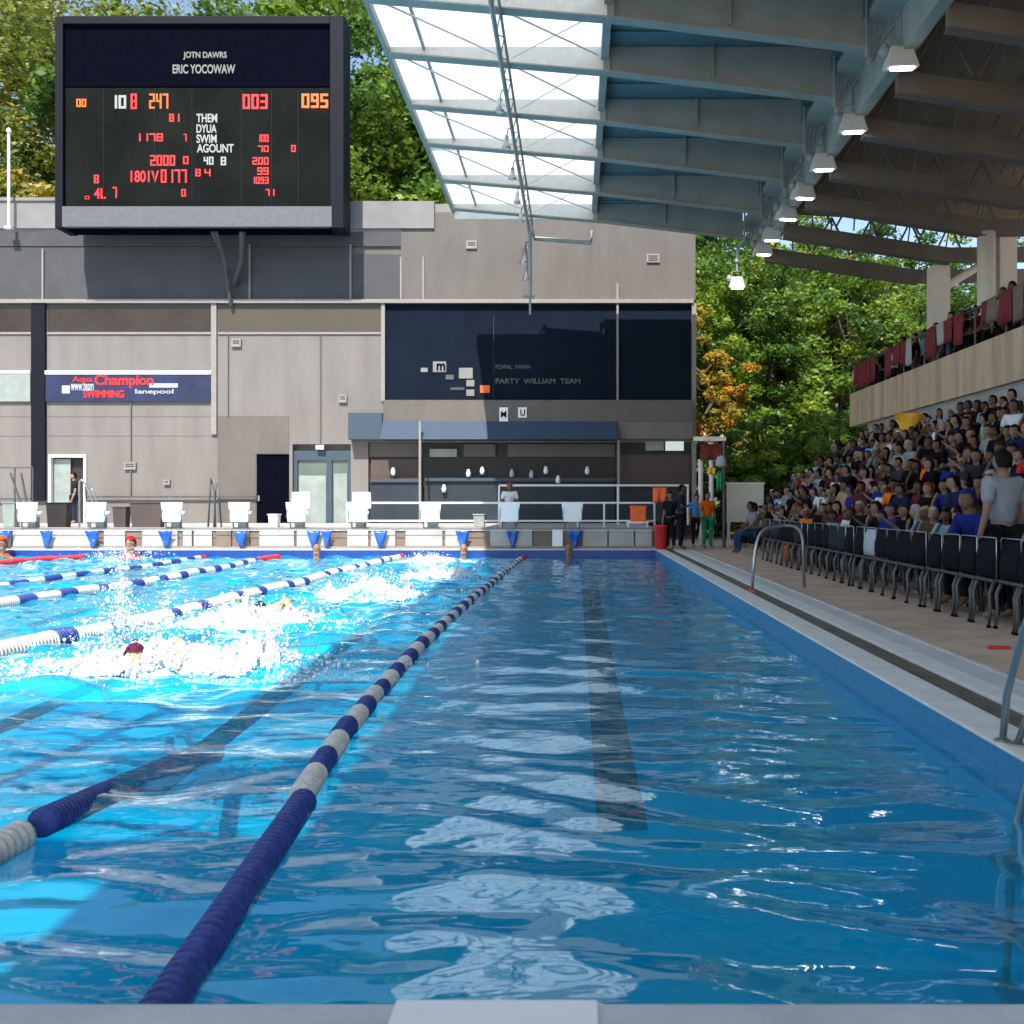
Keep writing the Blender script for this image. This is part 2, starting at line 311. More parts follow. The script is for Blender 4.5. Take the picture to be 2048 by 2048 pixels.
def water_material():
    m = bpy.data.materials.new('pool_water'); m.use_nodes = True; t = m.node_tree; o = t.nodes['Material Output']
    t.nodes.remove(t.nodes['Principled BSDF'])
    tc = N(t, 'ShaderNodeTexCoord'); mp = N(t, 'ShaderNodeMapping'); mp.inputs['Scale'].default_value = (.55, 1.2, 1)
    t.links.new(tc.outputs['Object'], mp.inputs[0])
    n1 = N(t, 'ShaderNodeTexNoise'); n1.inputs['Scale'].default_value = 4.0; n1.inputs['Detail'].default_value = 2; n1.inputs['Distortion'].default_value = .5
    n1.inputs['Roughness'].default_value = .5
    t.links.new(mp.outputs[0], n1.inputs['Vector'])
    b0 = N(t, 'ShaderNodeBump'); b0.inputs['Strength'].default_value = 1; b0.inputs['Distance'].default_value = .008
    t.links.new(n1.outputs['Fac'], b0.inputs['Height'])
    n3 = N(t, 'ShaderNodeTexNoise'); n3.inputs['Scale'].default_value = 8.5; n3.inputs['Detail'].default_value = 3; t.links.new(mp.outputs[0], n3.inputs['Vector'])
    ac = N(t, 'ShaderNodeAttribute'); ac.attribute_name = 'chop'; hm = N(t, 'ShaderNodeMath', operation='MULTIPLY')
    t.links.new(ac.outputs['Fac'], hm.inputs[0]); t.links.new(n3.outputs['Fac'], hm.inputs[1])
    b = N(t, 'ShaderNodeBump'); b.inputs['Strength'].default_value = 1; b.inputs['Distance'].default_value = .012
    t.links.new(hm.outputs[0], b.inputs['Height']); t.links.new(b0.outputs[0], b.inputs['Normal'])
    fr = N(t, 'ShaderNodeFresnel'); fr.inputs['IOR'].default_value = 1.42; t.links.new(b.outputs[0], fr.inputs['Normal'])
    fp = N(t, 'ShaderNodeMath', operation='POWER'); fp.inputs[1].default_value = .70; t.links.new(fr.outputs[0], fp.inputs[0])
    tp = N(t, 'ShaderNodeBsdfTransparent'); tp.inputs[0].default_value = (.40, .91, .98, 1)
    gl = N(t, 'ShaderNodeBsdfGlossy'); gl.inputs['Roughness'].default_value = .03; t.links.new(b.outputs[0], gl.inputs['Normal'])
    gl.inputs[0].default_value = (.90, .97, 1, 1)
    # suspended bubbles make the body of the water slightly milky
    df = N(t, 'ShaderNodeBsdfDiffuse'); df.inputs[0].default_value = (.001, .56, .88, 1)
    at_ = N(t, 'ShaderNodeAttribute'); at_.attribute_name = 'churn'
    mrm = N(t, 'ShaderNodeMapRange'); mrm.inputs[3].default_value = .22; mrm.inputs[4].default_value = .55
    t.links.new(at_.outputs['Fac'], mrm.inputs[0])
    mb = N(t, 'ShaderNodeMixShader'); t.links.new(mrm.outputs[0], mb.inputs[0]); t.links.new(tp.outputs[0], mb.inputs[1]); t.links.new(df.outputs[0], mb.inputs[2])
    mx = N(t, 'ShaderNodeMixShader'); t.links.new(fp.outputs[0], mx.inputs[0]); t.links.new(mb.outputs[0], mx.inputs[1]); t.links.new(gl.outputs[0], mx.inputs[2])
    # foam
    n2 = N(t, 'ShaderNodeTexNoise'); n2.inputs['Scale'].default_value = 3.2; n2.inputs['Detail'].default_value = 9; n2.inputs['Roughness'].default_value = .72
    n2.inputs['Distortion'].default_value = .6
    mp2 = N(t, 'ShaderNodeMapping'); mp2.inputs['Scale'].default_value = (.6, 1, 1); t.links.new(tc.outputs['Object'], mp2.inputs[0]); t.links.new(mp2.outputs[0], n2.inputs['Vector'])
    s = N(t, 'ShaderNodeMath', operation='MULTIPLY_ADD'); s.inputs[1].default_value = .13; t.links.new(at_.outputs['Fac'], s.inputs[0]); t.links.new(n2.outputs['Fac'], s.inputs[2])
    mr = N(t, 'ShaderNodeMapRange'); mr.inputs[1].default_value = .80; mr.inputs[2].default_value = .90; t.links.new(s.outputs[0], mr.inputs[0])
    fo = N(t, 'ShaderNodeBsdfDiffuse'); fo.inputs[0].default_value = (.85, .9, .92, 1)
    mf = N(t, 'ShaderNodeMixShader'); t.links.new(mr.outputs[0], mf.inputs[0]); t.links.new(mx.outputs[0], mf.inputs[1]); t.links.new(fo.outputs[0], mf.inputs[2])
    t.links.new(mf.outputs[0], o.inputs[0])
    return m
M['water'] = water_material()
ROPES = {1: [(2.54,-1.20),(5.1,-1.41),(7.7,-1.6),(13.3,-1.65),(20,-1.55),(27.5,-1.42)],
         3: [(2.54,-6.3),(10,-5.9),(11.3,-5.5),(21.3,-5.12),(27.5,-4.85)],
         4: [(2.54,-9.2),(14.6,-8.57),(18.7,-8.1),(27.5,-8.35)],
         5: [(2.54,-11.5),(17.8,-10.5),(24.7,-10.2),(27.5,-10.4)],
         6: [(2.54,-15.5),(24.7,-14.4),(27.5,-13.75)]}
SPL = [(-3.75, 8.9, 1.2, .8), (-4.0, 12.4, 1.1, .7), (-3.3, 15.6, 1.0, .8), (-2.9, 20.2, .8, .9), (-3.6, 25, 1.0, .7)]
def water_mesh():
    ys = [YN + e]
    while ys[-1] < YF: ys.append(ys[-1] + min(.14, .028 + (ys[-1]-YN)*.006))
    ys = np.array(ys); ys *= 1; ys = YN+e + (ys-ys[0])*(YF-YN-2*e)/(ys[-1]-ys[0])
    xs = np.concatenate([np.linspace(XL+e, -7, 170), np.linspace(-7, XR-e, 260)[1:]])
    X, Y = np.meshgrid(xs, ys); r = np.random.RandomState(5)
    Z = np.zeros_like(X); wx = X + .12*np.sin(1.1*Y+.7*X); wy = Y + .15*np.sin(.9*X) + .10*np.sin(2.3*X+1.3*Y)
    for i in range(34):
        lam = .27 * (1.9 ** r.uniform(0, 2.0)); th = r.normal(0, .36) + math.pi/2
        k = 2*math.pi/lam; Z += .0043*lam*np.sin(k*(math.cos(th)*wx + math.sin(th)*wy) + r.uniform(0, 6.3))
    churn = np.zeros_like(X)
    for cx, cy, sx, sy in SPL: churn += np.exp(-((X-cx)/(sx*1.15))**2 - ((Y-cy)/(sy*1.25))**2)
    lane = 1/(1+np.exp((X+1.75)*5)) * (.25 + .5/(1+np.exp(-(Y-7.5)*1.2)))
    Z2 = np.zeros_like(X)
    for i in range(40):
        lam = .25 * (1.9 ** r.uniform(0, 2.5)); th = r.uniform(0, 2*math.pi)
        k = 2*math.pi/lam; Z2 += .0052*lam*np.sin(k*(math.cos(th)*X + math.sin(th)*Y) + r.uniform(0, 6.3))
    far = .5/(1+np.exp(-(Y-10)*.6))
    Z = Z*(.75+lane) + Z2*(lane*.95 + churn*1.25 + far)
    churn = np.clip(churn + lane*.42 + far*.22, 0, 1.3)
    n, m_ = X.shape
    co = np.stack([X, Y, WZ + Z], -1).reshape(-1, 3).astype(np.float32)
    idx = np.arange(n*m_).reshape(n, m_); q = np.stack([idx[:-1,:-1], idx[:-1,1:], idx[1:,1:], idx[1:,:-1]], -1).reshape(-1, 4)
    me = bpy.data.meshes.new('water'); me.vertices.add(len(co)); me.vertices.foreach_set('co', co.ravel())
    me.loops.add(q.size); me.loops.foreach_set('vertex_index', q.ravel().astype(np.int32)); me.polygons.add(len(q))
    me.polygons.foreach_set('loop_start', np.arange(0, q.size, 4, dtype=np.int32)); me.update(); me.validate()
    a = me.attributes.new('churn', 'FLOAT', 'POINT'); a.data.foreach_set('value', churn.ravel().astype(np.float32))
    a = me.attributes.new('chop', 'FLOAT', 'POINT'); a.data.foreach_set('value', (1/(1+np.exp(-(Y-6.2)*1.1))*np.clip(1.15-Y/45, .3, 1) + .5*lane).clip(0, 1).ravel().astype(np.float32))
    me.shade_smooth(); me.materials.append(M['water']); return me
struct(obj('water', water_mesh()))

# ------------------------------------------------------------------ hills behind
def terrain():
    n = 60; vs = []; fs = []
    for j in range(14):
        for i in range(n):
            x = -160 + i*320/(n-1); y = 66 + j*9
            z = -1 + (j/13)**.7 * (11 + 9*mnoise.noise(Vector((x*.02, j*.3, 2)))) * (1.35 if x > 0 else .8)
            vs.append((x, y, z if j else -.5))
    for j in range(13):
        for i in range(n-1): a = j*n+i; fs.append((a, a+1, a+n+1, a+n))
    b = MB(); b.add(vs, fs); return b
M['hill'] = mat('hillside_scrub', (.05, .085, .025), .95, var=.5, scale=.5, bump=1, bscale=2)
struct(terrain().build('hill', M['hill'], smooth=True))

# ------------------------------------------------------------------ the building behind the pool
YB = 35.0
bld = thing('pool_building', 'long beige building with slate upper storey and navy panel behind the far end', 'building', (0, YB, 0))
class Bd:
    def __init__(s): s.b = MB()
    def r(s, x0, x1, y0, y1, d0, d1):      # sighted rectangle on the facade, from depth d0 (nearer is negative) to d1
        a, z0 = at(x0, y1, YB); b, z1 = at(x1, y0, YB); s.b.box(a, b, d0, d1, z0, z1); return s
def bp(name, m, rects, d0=-.05, d1=.0, parent=None, bevel=0):
    if name in ('notice','bay_board','slate_panel','bay_header','counter','counter_top','small_window','frosted_pane','drain_pipe','white_mark') and len(rects) > 1:
        for q in rects: o = bp(name, m, [q], d0, d1, parent, bevel)
        return o
    k = Bd()
    for q in rects:
        if len(q) == 6: k.r(*q)
        else: k.r(*q, d0, d1)
    o = k.b.build(name, m, parent or bld, bevel=bevel)
    return o
XLp, XRp = -420, 1312
# main wall behind all, openings are recessed boxes placed in front of a set-back wall
bp('wall', M['stucco'], [(XLp, XRp, 438, 1040, .3, 9), (XLp, 95, 573, 1012, 0, .3), (162, 484, 573, 1012, 0, .3), (95, 162, 573, 860, 0, .3),
   (484, 552, 573, 857, 0, .3), (546, 552, 857, 1012, 0, .3), (552, 662, 573, 838, 0, .3), (662, 695, 573, 1012, 0, .3), (695, 727, 573, 835, 0, .3), (727, 1305, 757, 835, 0, .3), (727,1305,573,757,.1,.3)])
bp('upper_wall', M['stucco_dark'], [(757, XRp, 401, 566, -.02, .3), (XLp, 757, 438, 566, .05, .3)])
bp('parapet', M['parapet'], [(XLp, 820, 381, 432, -.10, .4), (820, 1310, 385, 401, .0, .4)])
bp('cornice', M['parapet'], [(XLp, 757, 432, 438, -.02, .4), (XLp, 640, 375, 381, -.16, .4)])
bp('slate_panel', M['slate'], [(XLp, 470, 466, 565, .0, .05), (474, 661, 466, 565, .01, .05), (664, 756, 480, 565, .0, .05)])
bp('slate_band', M['slate'], [(XLp, 757, 438, 465, -.03, .05)])
for x, y0 in ((82, 470), (472, 462), (662, 462), (757, 485), (799, 485)):
    bp('trim_post', M['trim'], [(x-1.6, x+1.6, y0, 566, -.06, .0)])
bp('ledge', M['trim'], [(XLp, 1308, 566, 573, -.16, .05)])
for (a, b) in ((-110, 60), (90, 400), (412, 719)):
    m_ = M['oliveglass'] if a == 412 else M['brownglass']
    wn = bp('window', m_, [(a, b, 574, 627, -.012, 0)]); bp('sill', M['trim'], [(a, b, 627, 631, -.05, 0)], parent=wn)
bp('dark_pilaster', M['scoreframe'], [(62, 88, 573, 945, -.12, 0)])
bp('pilaster', M['trim'], [(400, 410, 573, 820, -.09, 0)]); bp('pilaster', M['trim'], [(720, 727, 573, 757, -.09, 0)]); bp('corner_trim', M['trim'], [(1305, 1313, 573, 1000, -.09, .3)])
bp('panel_joint', M['stucco_dark'], [(XLp, 61, 785, 787, -.004, 0), (89, 546, 785, 787, -.004, 0), (XLp, 61, 822, 824, -.004, 0), (89, 546, 822, 823.5, -.004, 0)])
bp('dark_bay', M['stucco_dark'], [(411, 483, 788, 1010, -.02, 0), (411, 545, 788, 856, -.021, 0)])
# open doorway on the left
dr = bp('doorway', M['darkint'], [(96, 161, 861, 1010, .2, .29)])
bp('door_frame', M['white'], [(93, 97, 858, 1010, -.06, .2), (159, 164, 858, 1010, -.06, .2), (97, 159, 858, 863, -.06, .2)], parent=dr)
bp('door_leaf', M['frost'], [(99, 130, 866, 1000, .12, .16)], parent=dr)
dd = bp('dark_door', M['scorebox'], [(484.5, 545.5, 858, 1010, .05, .1)]); bp('handle', M['steel'], [(487, 490, 935, 945, -.02, .05)], parent=dd)
gd = bp('glass_door', M['glass'], [(556, 659, 850, 1012, .18, .24)])
bp('door_frame', M['navy_box'], [(553, 560, 850, 1012, .1, .18), (615, 625, 868, 1012, .1, .18), (655, 661, 850, 1012, .1, .18), (560, 655, 850, 868, .1, .18)], parent=gd)
bp('frosted_pane', M['frost'], [(562, 613, 897, 1005, .15, .18), (628, 653, 893, 1005, .15, .18)], parent=gd)
bp('lamp', M['whitep'], [(597, 612, 840, 848, -.08, .0)])
bp('box_bay', M['navy_box'], [(663, 726, 781, 831, -.5, 0)], bevel=.01)
bp('navy_panel', M['navy'], [(728, 930, 574, 756, .02, .1), (931.5, 1304, 574, 756, .025, .1)])
bp('fascia', M['stucco_dark'], [(727, 1305, 757, 797, -.42, 0)])
k = MB(); x0, z1 = at(727, 797, YB); x1, z0 = at(1163, 832, YB)
k.hexa([(x0,-.95,z0),(x1,-.95,z0),(x1,0,z0),(x0,0,z0),(x0,-.45,z1),(x1,-.45,z1),(x1,0,z1),(x0,0,z1)]); k.build('awning', M['navy_awning'], bld)
bp('fascia_end', M['stucco'], [(1164, 1305, 797, 829, -.40, 0)])
bp('drain_pipe', M['trim'], [(1163, 1167, 536, 757, -.10, -.05), (1163,1168,832,948,-.6,-.5)]); bp('thin_post', M['trim'], [(799, 803, 800, 990, -1.05, -1.0)])
# service bays under the awning
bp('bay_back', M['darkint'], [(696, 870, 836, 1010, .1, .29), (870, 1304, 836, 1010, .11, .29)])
bp('bay_board', M['brownboard'], [(700, 795, 866, 906, .02, .1), (1168, 1303, 858, 915, .0, .1)])
bp('bay_header', M['stucco_dark'], [(875, 935, 838, 862, .0, .1), (958, 1160, 838, 862, .0, .1), (697, 797, 836, 862, .03, .1)])
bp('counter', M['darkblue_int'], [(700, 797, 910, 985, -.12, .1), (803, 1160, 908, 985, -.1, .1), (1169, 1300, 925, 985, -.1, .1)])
bp('counter_top', M['navy_box'], [(700, 797, 904, 910, -.2, .1), (803, 1160, 902, 908, -.2, .1)])
bp('small_window', M['frost'], [(1218, 1252, 833, 850, -.02, .1), (811, 862, 847, 862, .0, .1)])
bp('lit_window', M['ledwhite'], [(1256, 1290, 833, 850, -.02, .1)])
for (x, y) in ((742, 890), (838, 922), (884, 893), (910, 888), (966, 893), (1003, 895), (1030, 887), (1053, 905), (1108, 888)):
    kk = MB(); X_, Z_ = at(x, y, YB - .2); kk.lathe([(.0, -.14), (.07, -.12), (.09, 0), (.05, .1), (.045, .14)], 10, c=(X_, -.22, Z_)); kk.build('wall_lamp', M['whitep'] if x not in (1003, 966) else M['greyfab'], bld, smooth=True)
# posters and notices on the navy panel
for (a, b, c_, d_, mm) in ((866, 892, 722, 742, 'ledgrey'), (841, 856, 735, 744, 'darksteel'), (931, 945, 757, 770, 'ledgrey'), (931, 945, 774, 788, 'ledgrey')):
    if c_ < 756: bp('notice', M['parapet' if mm == 'ledgrey' else mm], [(a, b, c_*1.0-28 if c_ > 700 else c_, d_-28, .0, .02)])
bp('notice', M['parapet'], [(817, 842, 682, 702, -.01, .02), (794, 807, 694, 702, -.005, .02), (880, 895, 717, 729, -.005, .02), (880, 895, 735, 747, -.005, .02)])
bp('notice', M['orange'], [(906, 924, 727, 741, -.01, .02)]); bp('notice', M['brownboard'], [(850, 876, 731, 736, -.01, .02)])
t_ = at(935, 736, YB); t2 = at(1095, 710, YB)
text("PARTY  WILLIAM  TEAM", t_[0], t2[0], at(0, 724, YB)[1], at(0, 714, YB)[1], .01, M['darksteel'], bld)
text("FOVIAL  SWAM", at(935, 0, YB)[0], at(1000, 0, YB)[0], at(0, 696, YB)[1], at(0, 688, YB)[1], .01, M['darksteel'], bld)
bp('notice', M['whitep'], [(944, 960, 771, 799, -.45, -.42), (979, 995, 771, 790, -.45, -.42)])
text("M", at(947, 0, YB)[0], at(957, 0, YB)[0], at(0, 790, YB)[1], at(0, 778, YB)[1], -.462, M['scorebox'], bld)
text("U", at(983, 0, YB)[0], at(992, 0, YB)[0], at(0, 787, YB)[1], at(0, 775, YB)[1], -.462, M['scorebox'], bld)
text("m", at(824, 0, YB)[0], at(840, 0, YB)[0], at(0, 699, YB)[1], at(0, 686, YB)[1], -.022, M['scorebox'], bld)
# dark handrail line along the wall
bp('wall_rail', M['darksteel'], [(165, 484, 936, 939, -.15, -.1), (XLp, 62, 940, 943, -.15, -.1)])
for (x0, x1, y0, y1) in ((246, 249, 760, 935), (430, 432, 632, 785), (604, 606, 632, 836)):
    bp('conduit', M['stucco_dark'], [(x0, x1, y0, y1, -.05, -.005)])
for (x0, x1, y0, y1) in ((236, 258, 872, 886), (438, 456, 640, 655), (640, 655, 745, 760), (1220, 1244, 480, 496), (310, 322, 905, 915), (880, 900, 455, 470)):
    v_ = bp('vent_box', M['trim'], [(x0, x1, y0, y1, -.09, -.02)]); bp('louvre', M['slate'], [(x0+3, x1-3, y0+3+4*i_, y0+5+4*i_, -.10, -.085) for i_ in range(int((y1-y0-4)/4))], parent=v_)
# banners
bn = thing('banner', 'long navy banner with red lettering on the beige wall left of centre', 'banner', (0, YB-.06, 0))
bp('cloth', M['blueglass'], [(89, 399, 707, 758, -.04, 0)], parent=bn); bp('top_rail', M['whitep'], [(88, 400, 700, 707, -.06, .0)], parent=bn)
def bt(s, x0, x1, y0, y1, m): text(s, at(x0,0,YB)[0], at(x1,0,YB)[0], at(0,y1,YB)[1], at(0,y0,YB)[1], -.05, m, bn)
bt("Champion", 182, 292, 708, 733, M['ledred']); bt("SWIMMING", 161, 237, 737, 751, M['ledred']); bt("Aqua", 140, 178, 711, 724, M['red'])
bt("www.team", 137, 180, 722, 738, M['greyfab']); bt("lanepool", 258, 330, 735, 746, M['greyfab']); bp('white_mark', M['greyfab'], [(284, 338, 724, 732, -.05, -.04), (120, 135, 728, 743, -.05, -.04)], parent=bn)
bn2 = thing('banner', 'pale grey banner cut by the left edge beside the dark pilaster', 'banner', (0, YB-.06, 0))
bp('cloth', M['frost'], [(-180, 60, 705, 758, -.04, 0)], parent=bn2); bp('top_rail', M['whitep'], [(-180, 60, 700, 705, -.06, .0)], parent=bn2)
# small salmon building and flag pole on the left behind the parapet
t = thing('annex_building', 'small salmon brick annex behind the parapet at the upper left', 'building', (-27, 47, 0))
MB().box(-8.5, 1.7, 0, 6, 0, 15.6).build('wall', M['brick'], t); MB().box(-8.7, 1.9, -.2, 6.2, 15.6, 15.85).build('roof', M['column'], t)
t = thing('flagpole', 'thin white pole rising above the parapet at the upper left', 'pole', (at(17, 0, 34.6)[0], 34.6, 0))
MB().tube([(0,0,11.0),(0,0,14.4)], .05, 8).build('pole', M['white'], t); MB().lathe([(.01,14.4),(.09,14.45),(.07,14.55),(.01,14.6)], 10).build('finial', M['white'], t)
MB().box(-.12, .12, -.1, .1, 11.02, 11.1).build('base', M['white'], t)

# ------------------------------------------------------------------ scoreboard
YS = 33.4
sb = thing('scoreboard', 'large black electronic scoreboard with red and orange digits on the roof edge', 'scoreboard', (0, YS, 0))
def S(x, y): return at(x, y, YS)
def sr(name, m, x0, x1, y0, y1, d0, d1, bevel=0, parent=None):
    a, z0 = S(x0, y1); b, z1 = S(x1, y0); return MB().box(a, b, d0, d1, z0, z1).build(name, m, parent or sb, bevel=bevel)
sr('case', M['scorebox'], 110, 647, 35, 430, .05, .9)
sr('title_panel', M['scorebox'], 122, 624, 50, 163, .0, .05)
fr = MB()
for q in ((107, 122, 34, 432), (624, 650, 32, 432), (122, 624, 33, 48)):
    a, z0 = S(q[0], q[3]); b, z1 = S(q[1], q[2]); fr.box(a, b, -.12, .9, z0, z1)
fr.build('frame', M['scoreframe'], sb, bevel=.02)
fc = sr('display', M['scoreface'], 124, 622, 166, 390, .0, .05)
ga, gz = S(124, 388); gb, gz1 = S(260, 378)
for x in (195, 291, 362, 455, 512, 562):
    a, z0 = S(x, 388); b, z1 = S(x+1.6, 170); MB().box(a, b, -.012, .0, z0, z1).build('divider', M['scoreframe'], fc)
sr('ledge', M['scoreledge'], 122, 628, 392, 430, -.16, .05)
for q in ((395, 408), (440, 452)):
    pass
bx = S(400, 0)[0]
br = MB()
br.tube([(S(395,432)[0], .3, S(0,432)[1]), (S(405,470)[0], .9, S(0,470)[1]), (S(408,560)[0], 1.45, S(0,560)[1])], .07, 8)
br.tube([(S(452,432)[0], .3, S(0,432)[1]), (S(440,480)[0], .9, S(0,480)[1]), (S(412,500)[0], 1.45, S(0,520)[1])], .11, 8)
br.tube([(S(402,432)[0], .3, S(0,432)[1]), (S(414,520)[0], 1.45, S(0,520)[1])], .05, 8)
br.build('support_bracket', M['slate'], sb)
def st(s, x0, x1, y0, y1, m, nm='lettering'): text(s, S(x0,0)[0], S(x1,0)[0], S(0,y1)[1], S(0,y0)[1], .0, m, sb if y1 < 160 else fc, nm)
st("JOTN DAWRS", 346, 428, 98, 113, M['ledgrey']); st("ERIC YOCOWAW", 326, 444, 122, 139, M['ledgrey'])
O, Rd, W_ = M['ledorange'], M['ledred'], M['ledwhite']
for s_, a, b, c_, d_, m_ in (("2:47", 281, 319, 177, 205, O), ("095", 568, 621, 177, 204, O), ("003", 457, 507, 178, 206, Rd), ("00", 144, 164, 187, 202, O), ("8", 246, 260, 177, 206, Rd),
    ("1.0", 206, 240, 180, 205, W_), ("81", 319, 340, 215, 230, Rd), ("THEM", 371, 410, 215, 231, W_), ("DYUA", 371, 409, 235, 251, W_), ("SWIM", 371, 409, 254, 270, W_),
    ("AGOUNT", 372, 441, 272, 288, W_), ("40", 384, 404, 296, 311, W_), ("8", 416, 428, 296, 312, W_), ("1178", 253, 309, 252, 267, Rd), ("7", 346, 353, 253, 267, Rd), ("2000", 283, 332, 293, 313, Rd),
    ("0", 345, 357, 295, 310, Rd), ("1801V", 247, 300, 322, 344, Rd), ("0177", 303, 354, 320, 345, Rd), ("8", 368, 380, 319, 333, Rd), ("4", 385, 399, 319, 333, Rd), ("8", 177, 188, 330, 346, Rd), ("4L", 178, 200, 355, 375, Rd),
    ("7", 212, 222, 353, 374, Rd), ("0", 342, 352, 357, 371, Rd), ("0", 160, 170, 370, 376, Rd), ("100", 485, 508, 254, 268, Rd), ("70", 486, 508, 275, 287, Rd), ("200", 476, 508, 297, 311, Rd), ("99", 485, 508, 316, 330, Rd),
    ("1093", 474, 508, 334, 347, Rd), ("71", 501, 519, 357, 370, Rd), ("0", 549, 559, 274, 287, Rd)):
    if s_.replace('.','').replace(':','').isdigit():
        xa, xb, za, zb = S(a,0)[0], S(b,0)[0], S(0,d_)[1], S(0,c_)[1]; ch = [c for c in s_ if c.isdigit()]; n_ = len(ch); pw = (xb-xa)/n_; hh = zb-za
        for i_, c in enumerate(ch):
            k = MB(); x0 = xa + pw*i_ + pw*.08; x1 = xa + pw*(i_+1) - pw*.10; th = min((x1-x0)*.30, hh*.17); zm = (za+zb)/2
            sg = {'0':'abcdef','1':'bc','2':'abged','3':'abgcd','4':'fgbc','5':'afgcd','6':'afgedc','7':'abc','8':'abcdefg','9':'gfabcd'}[c]
            B_ = dict(a=(x0,x1,zb-th,zb), d=(x0,x1,za,za+th), g=(x0,x1,zm-th/2,zm+th/2), f=(x0,x0+th,zm,zb), b=(x1-th,x1,zm,zb), e=(x0,x0+th,za,zm), c=(x1-th,x1,za,zm))
            for j_, q in enumerate(sg): bb = B_[q]; k.box(bb[0], bb[1], -.012-.0015*j_, -.0005, bb[2], bb[3])
            k.build('digit', m_, fc)
    else: st(s_, a, b, c_, d_, m_, 'digits')

# ------------------------------------------------------------------ terrace, end wall, rails
TZ = .6
ter = tag(MB().box(-24, 2.35, 28.25, 34.99, 0, TZ).build('terrace', M['concrete']), 'raised concrete terrace between the low end wall and the building', 'terrace', kind='structure')
ew = thing('end_wall', 'low wall of pale and brown boards behind the far pool edge', 'wall', (0, 28.0, 0))
MB().box(-24, 2.4, .03, .24, .006, TZ-.03).build('core', M['board_brown'], ew)
MB().box(-24, 2.43, -.05, .26, TZ-.03, TZ+.015).build('cap', M['trim'], ew, bevel=.008)
MB().box(-24, 2.4, -.04, .03, .006, .07).build('plinth', M['trim'], ew)
for (a, b, m_) in ((-140,20,'board'),(24,88,'board'),(92,172,'board'),(196,236,'board'),(268,335,'board'),(345,362,'board'),(366,400,'board'),(408,436,'board_brown'),(440,470,'board_brown'),(489,555,'board'),(560,612,'board'),(655,695,'board'),(700,746,'board'),(765,835,'board'),(840,880,'board'),(925,965,'board'),(972,1004,'board'),
                   (1042,1062,'whitep'),(1100,1146,'board'),(1149,1196,'board'),(1199,1230,'board')):
    x0, x1 = at(a, 0, 27.97)[0], at(b, 0, 27.97)[0]
    MB().box(x0, x1, -.03, .03, .075, TZ-.04).build('panel', M[m_], ew, bevel=.01)
def rail(y, z0, zt, xa, xb, posts, label, r=.03, mm='white'):
    t = thing('railing', label, 'railing', (0, y, 0))
    for zz in zt: MB().tube([(xa,0,zz),(xb,0,zz)], r, 8).build('rail', M[mm], t)
    for x in posts: MB().tube([(x,0,z0),(x,0,max(zt))], r, 8).build('post', M[mm], t)
    return t
Yr = 29.0; zz = at(0, 950, Yr)[1]
rail(Yr, TZ, [at(0,949,Yr)[1], at(0,983,Yr)[1]], at(655,0,Yr)[0], at(1235,0,Yr)[0], [at(x,0,Yr)[0] for x in (655, 803, 945, 1090, 1140, 1235)], 'white tube railing along the terrace behind the starting blocks')
Yr = 32.0
rail(Yr, TZ, [at(0,916,Yr)[1]], at(942,0,Yr)[0], at(1300,0,Yr)[0], [at(x,0,Yr)[0] for x in (942, 1166, 1298)], 'upper white railing near the service counter below the awning', .035)
Yr = 29.5
rail(Yr, TZ, [at(0,882,Yr)[1]], at(-60,0,Yr)[0], at(62,0,Yr)[0], [at(x,0,Yr)[0] for x in (-60, 28, 62)], 'thin steel rail frame at the far left edge of the terrace', .025, 'darksteel')

# starting blocks
def starting_block(label):
    t = thing('starting_block', label, 'starting block', (0, 28.12, TZ+.015), 0, 'starting blocks on the far end wall')
    k = MB(); k.hexa([(-.22,-.28,.17),(.22,-.28,.17),(.2,.05,.40),(-.2,.05,.40),(-.24,-.295,.22),(.24,-.295,.22),(.24,.07,.46),(-.24,.07,.46)]); k.build('platform', M['whitep'], t, bevel=.01)
    k = MB(); k.hexa([(-.245,-.315,.165),(.245,-.315,.165),(.245,-.30,.16),(-.245,-.30,.16),(-.31,-.30,.72),(.31,-.30,.72),(.31,-.28,.72),(-.31,-.28,.72)]); k.build('front_plate', M['whitep'], t, bevel=.006)
    MB().box(-.12,.12,-.05,.15,0,.30).build('pedestal', M['board'], t)
    for s in (-1, 1): MB().tube([(s*.2,-.2,0),(s*.2,-.2,.17)], .018, 8).build('leg', M['darksteel'], t)
    for s in (-1, 1): MB().tube([(s*.24,-.24,.18),(s*.27,-.33,.3),(s*.26,-.33,.5),(s*.24,-.28,.6)], .012, 6).build('hand_grip', M['steel'], t)
    return t
bxs = [62, 190, 332, 458, 565, 680, 815, 962, 1080]
near = ['beside the left edge', 'left of the steps rail', 'between the brown crates and the tall rail', 'left of the dark door', 'in front of the glass door', 'right of the glass door', 'beneath the thin wall post', 'left of the pale statue-like post', 'nearest the right end']
b0 = starting_block('white starting block ' + near[0]); b0.location.x = at(bxs[0],0,28.12)[0]
blks = [b0]
for x, nn in zip(bxs[1:], near[1:]): blks.append(dup(b0, (at(x,0,28.12)[0], 28.12, TZ+.015), 0, 'white starting block ' + nn))
for i, nn in ((4, 'in front of the glass door'), (5, 'right of the glass door')):
    k = MB(); k.hexa([(-.28,-.05,.50),(.28,-.05,.50),(.28,.05,.50),(-.28,.05,.50),(-.26,-.04,.98),(.26,-.04,.98),(.26,.04,.98),(-.26,.04,.98)])
    o = k.build('towel', M['whitep'], bevel=.03); o.location = (blks[i].location.x, 28.3, TZ+.05); tag(o, 'folded white towel on top of the starting block ' + nn, 'towel', 'towels on starting blocks')

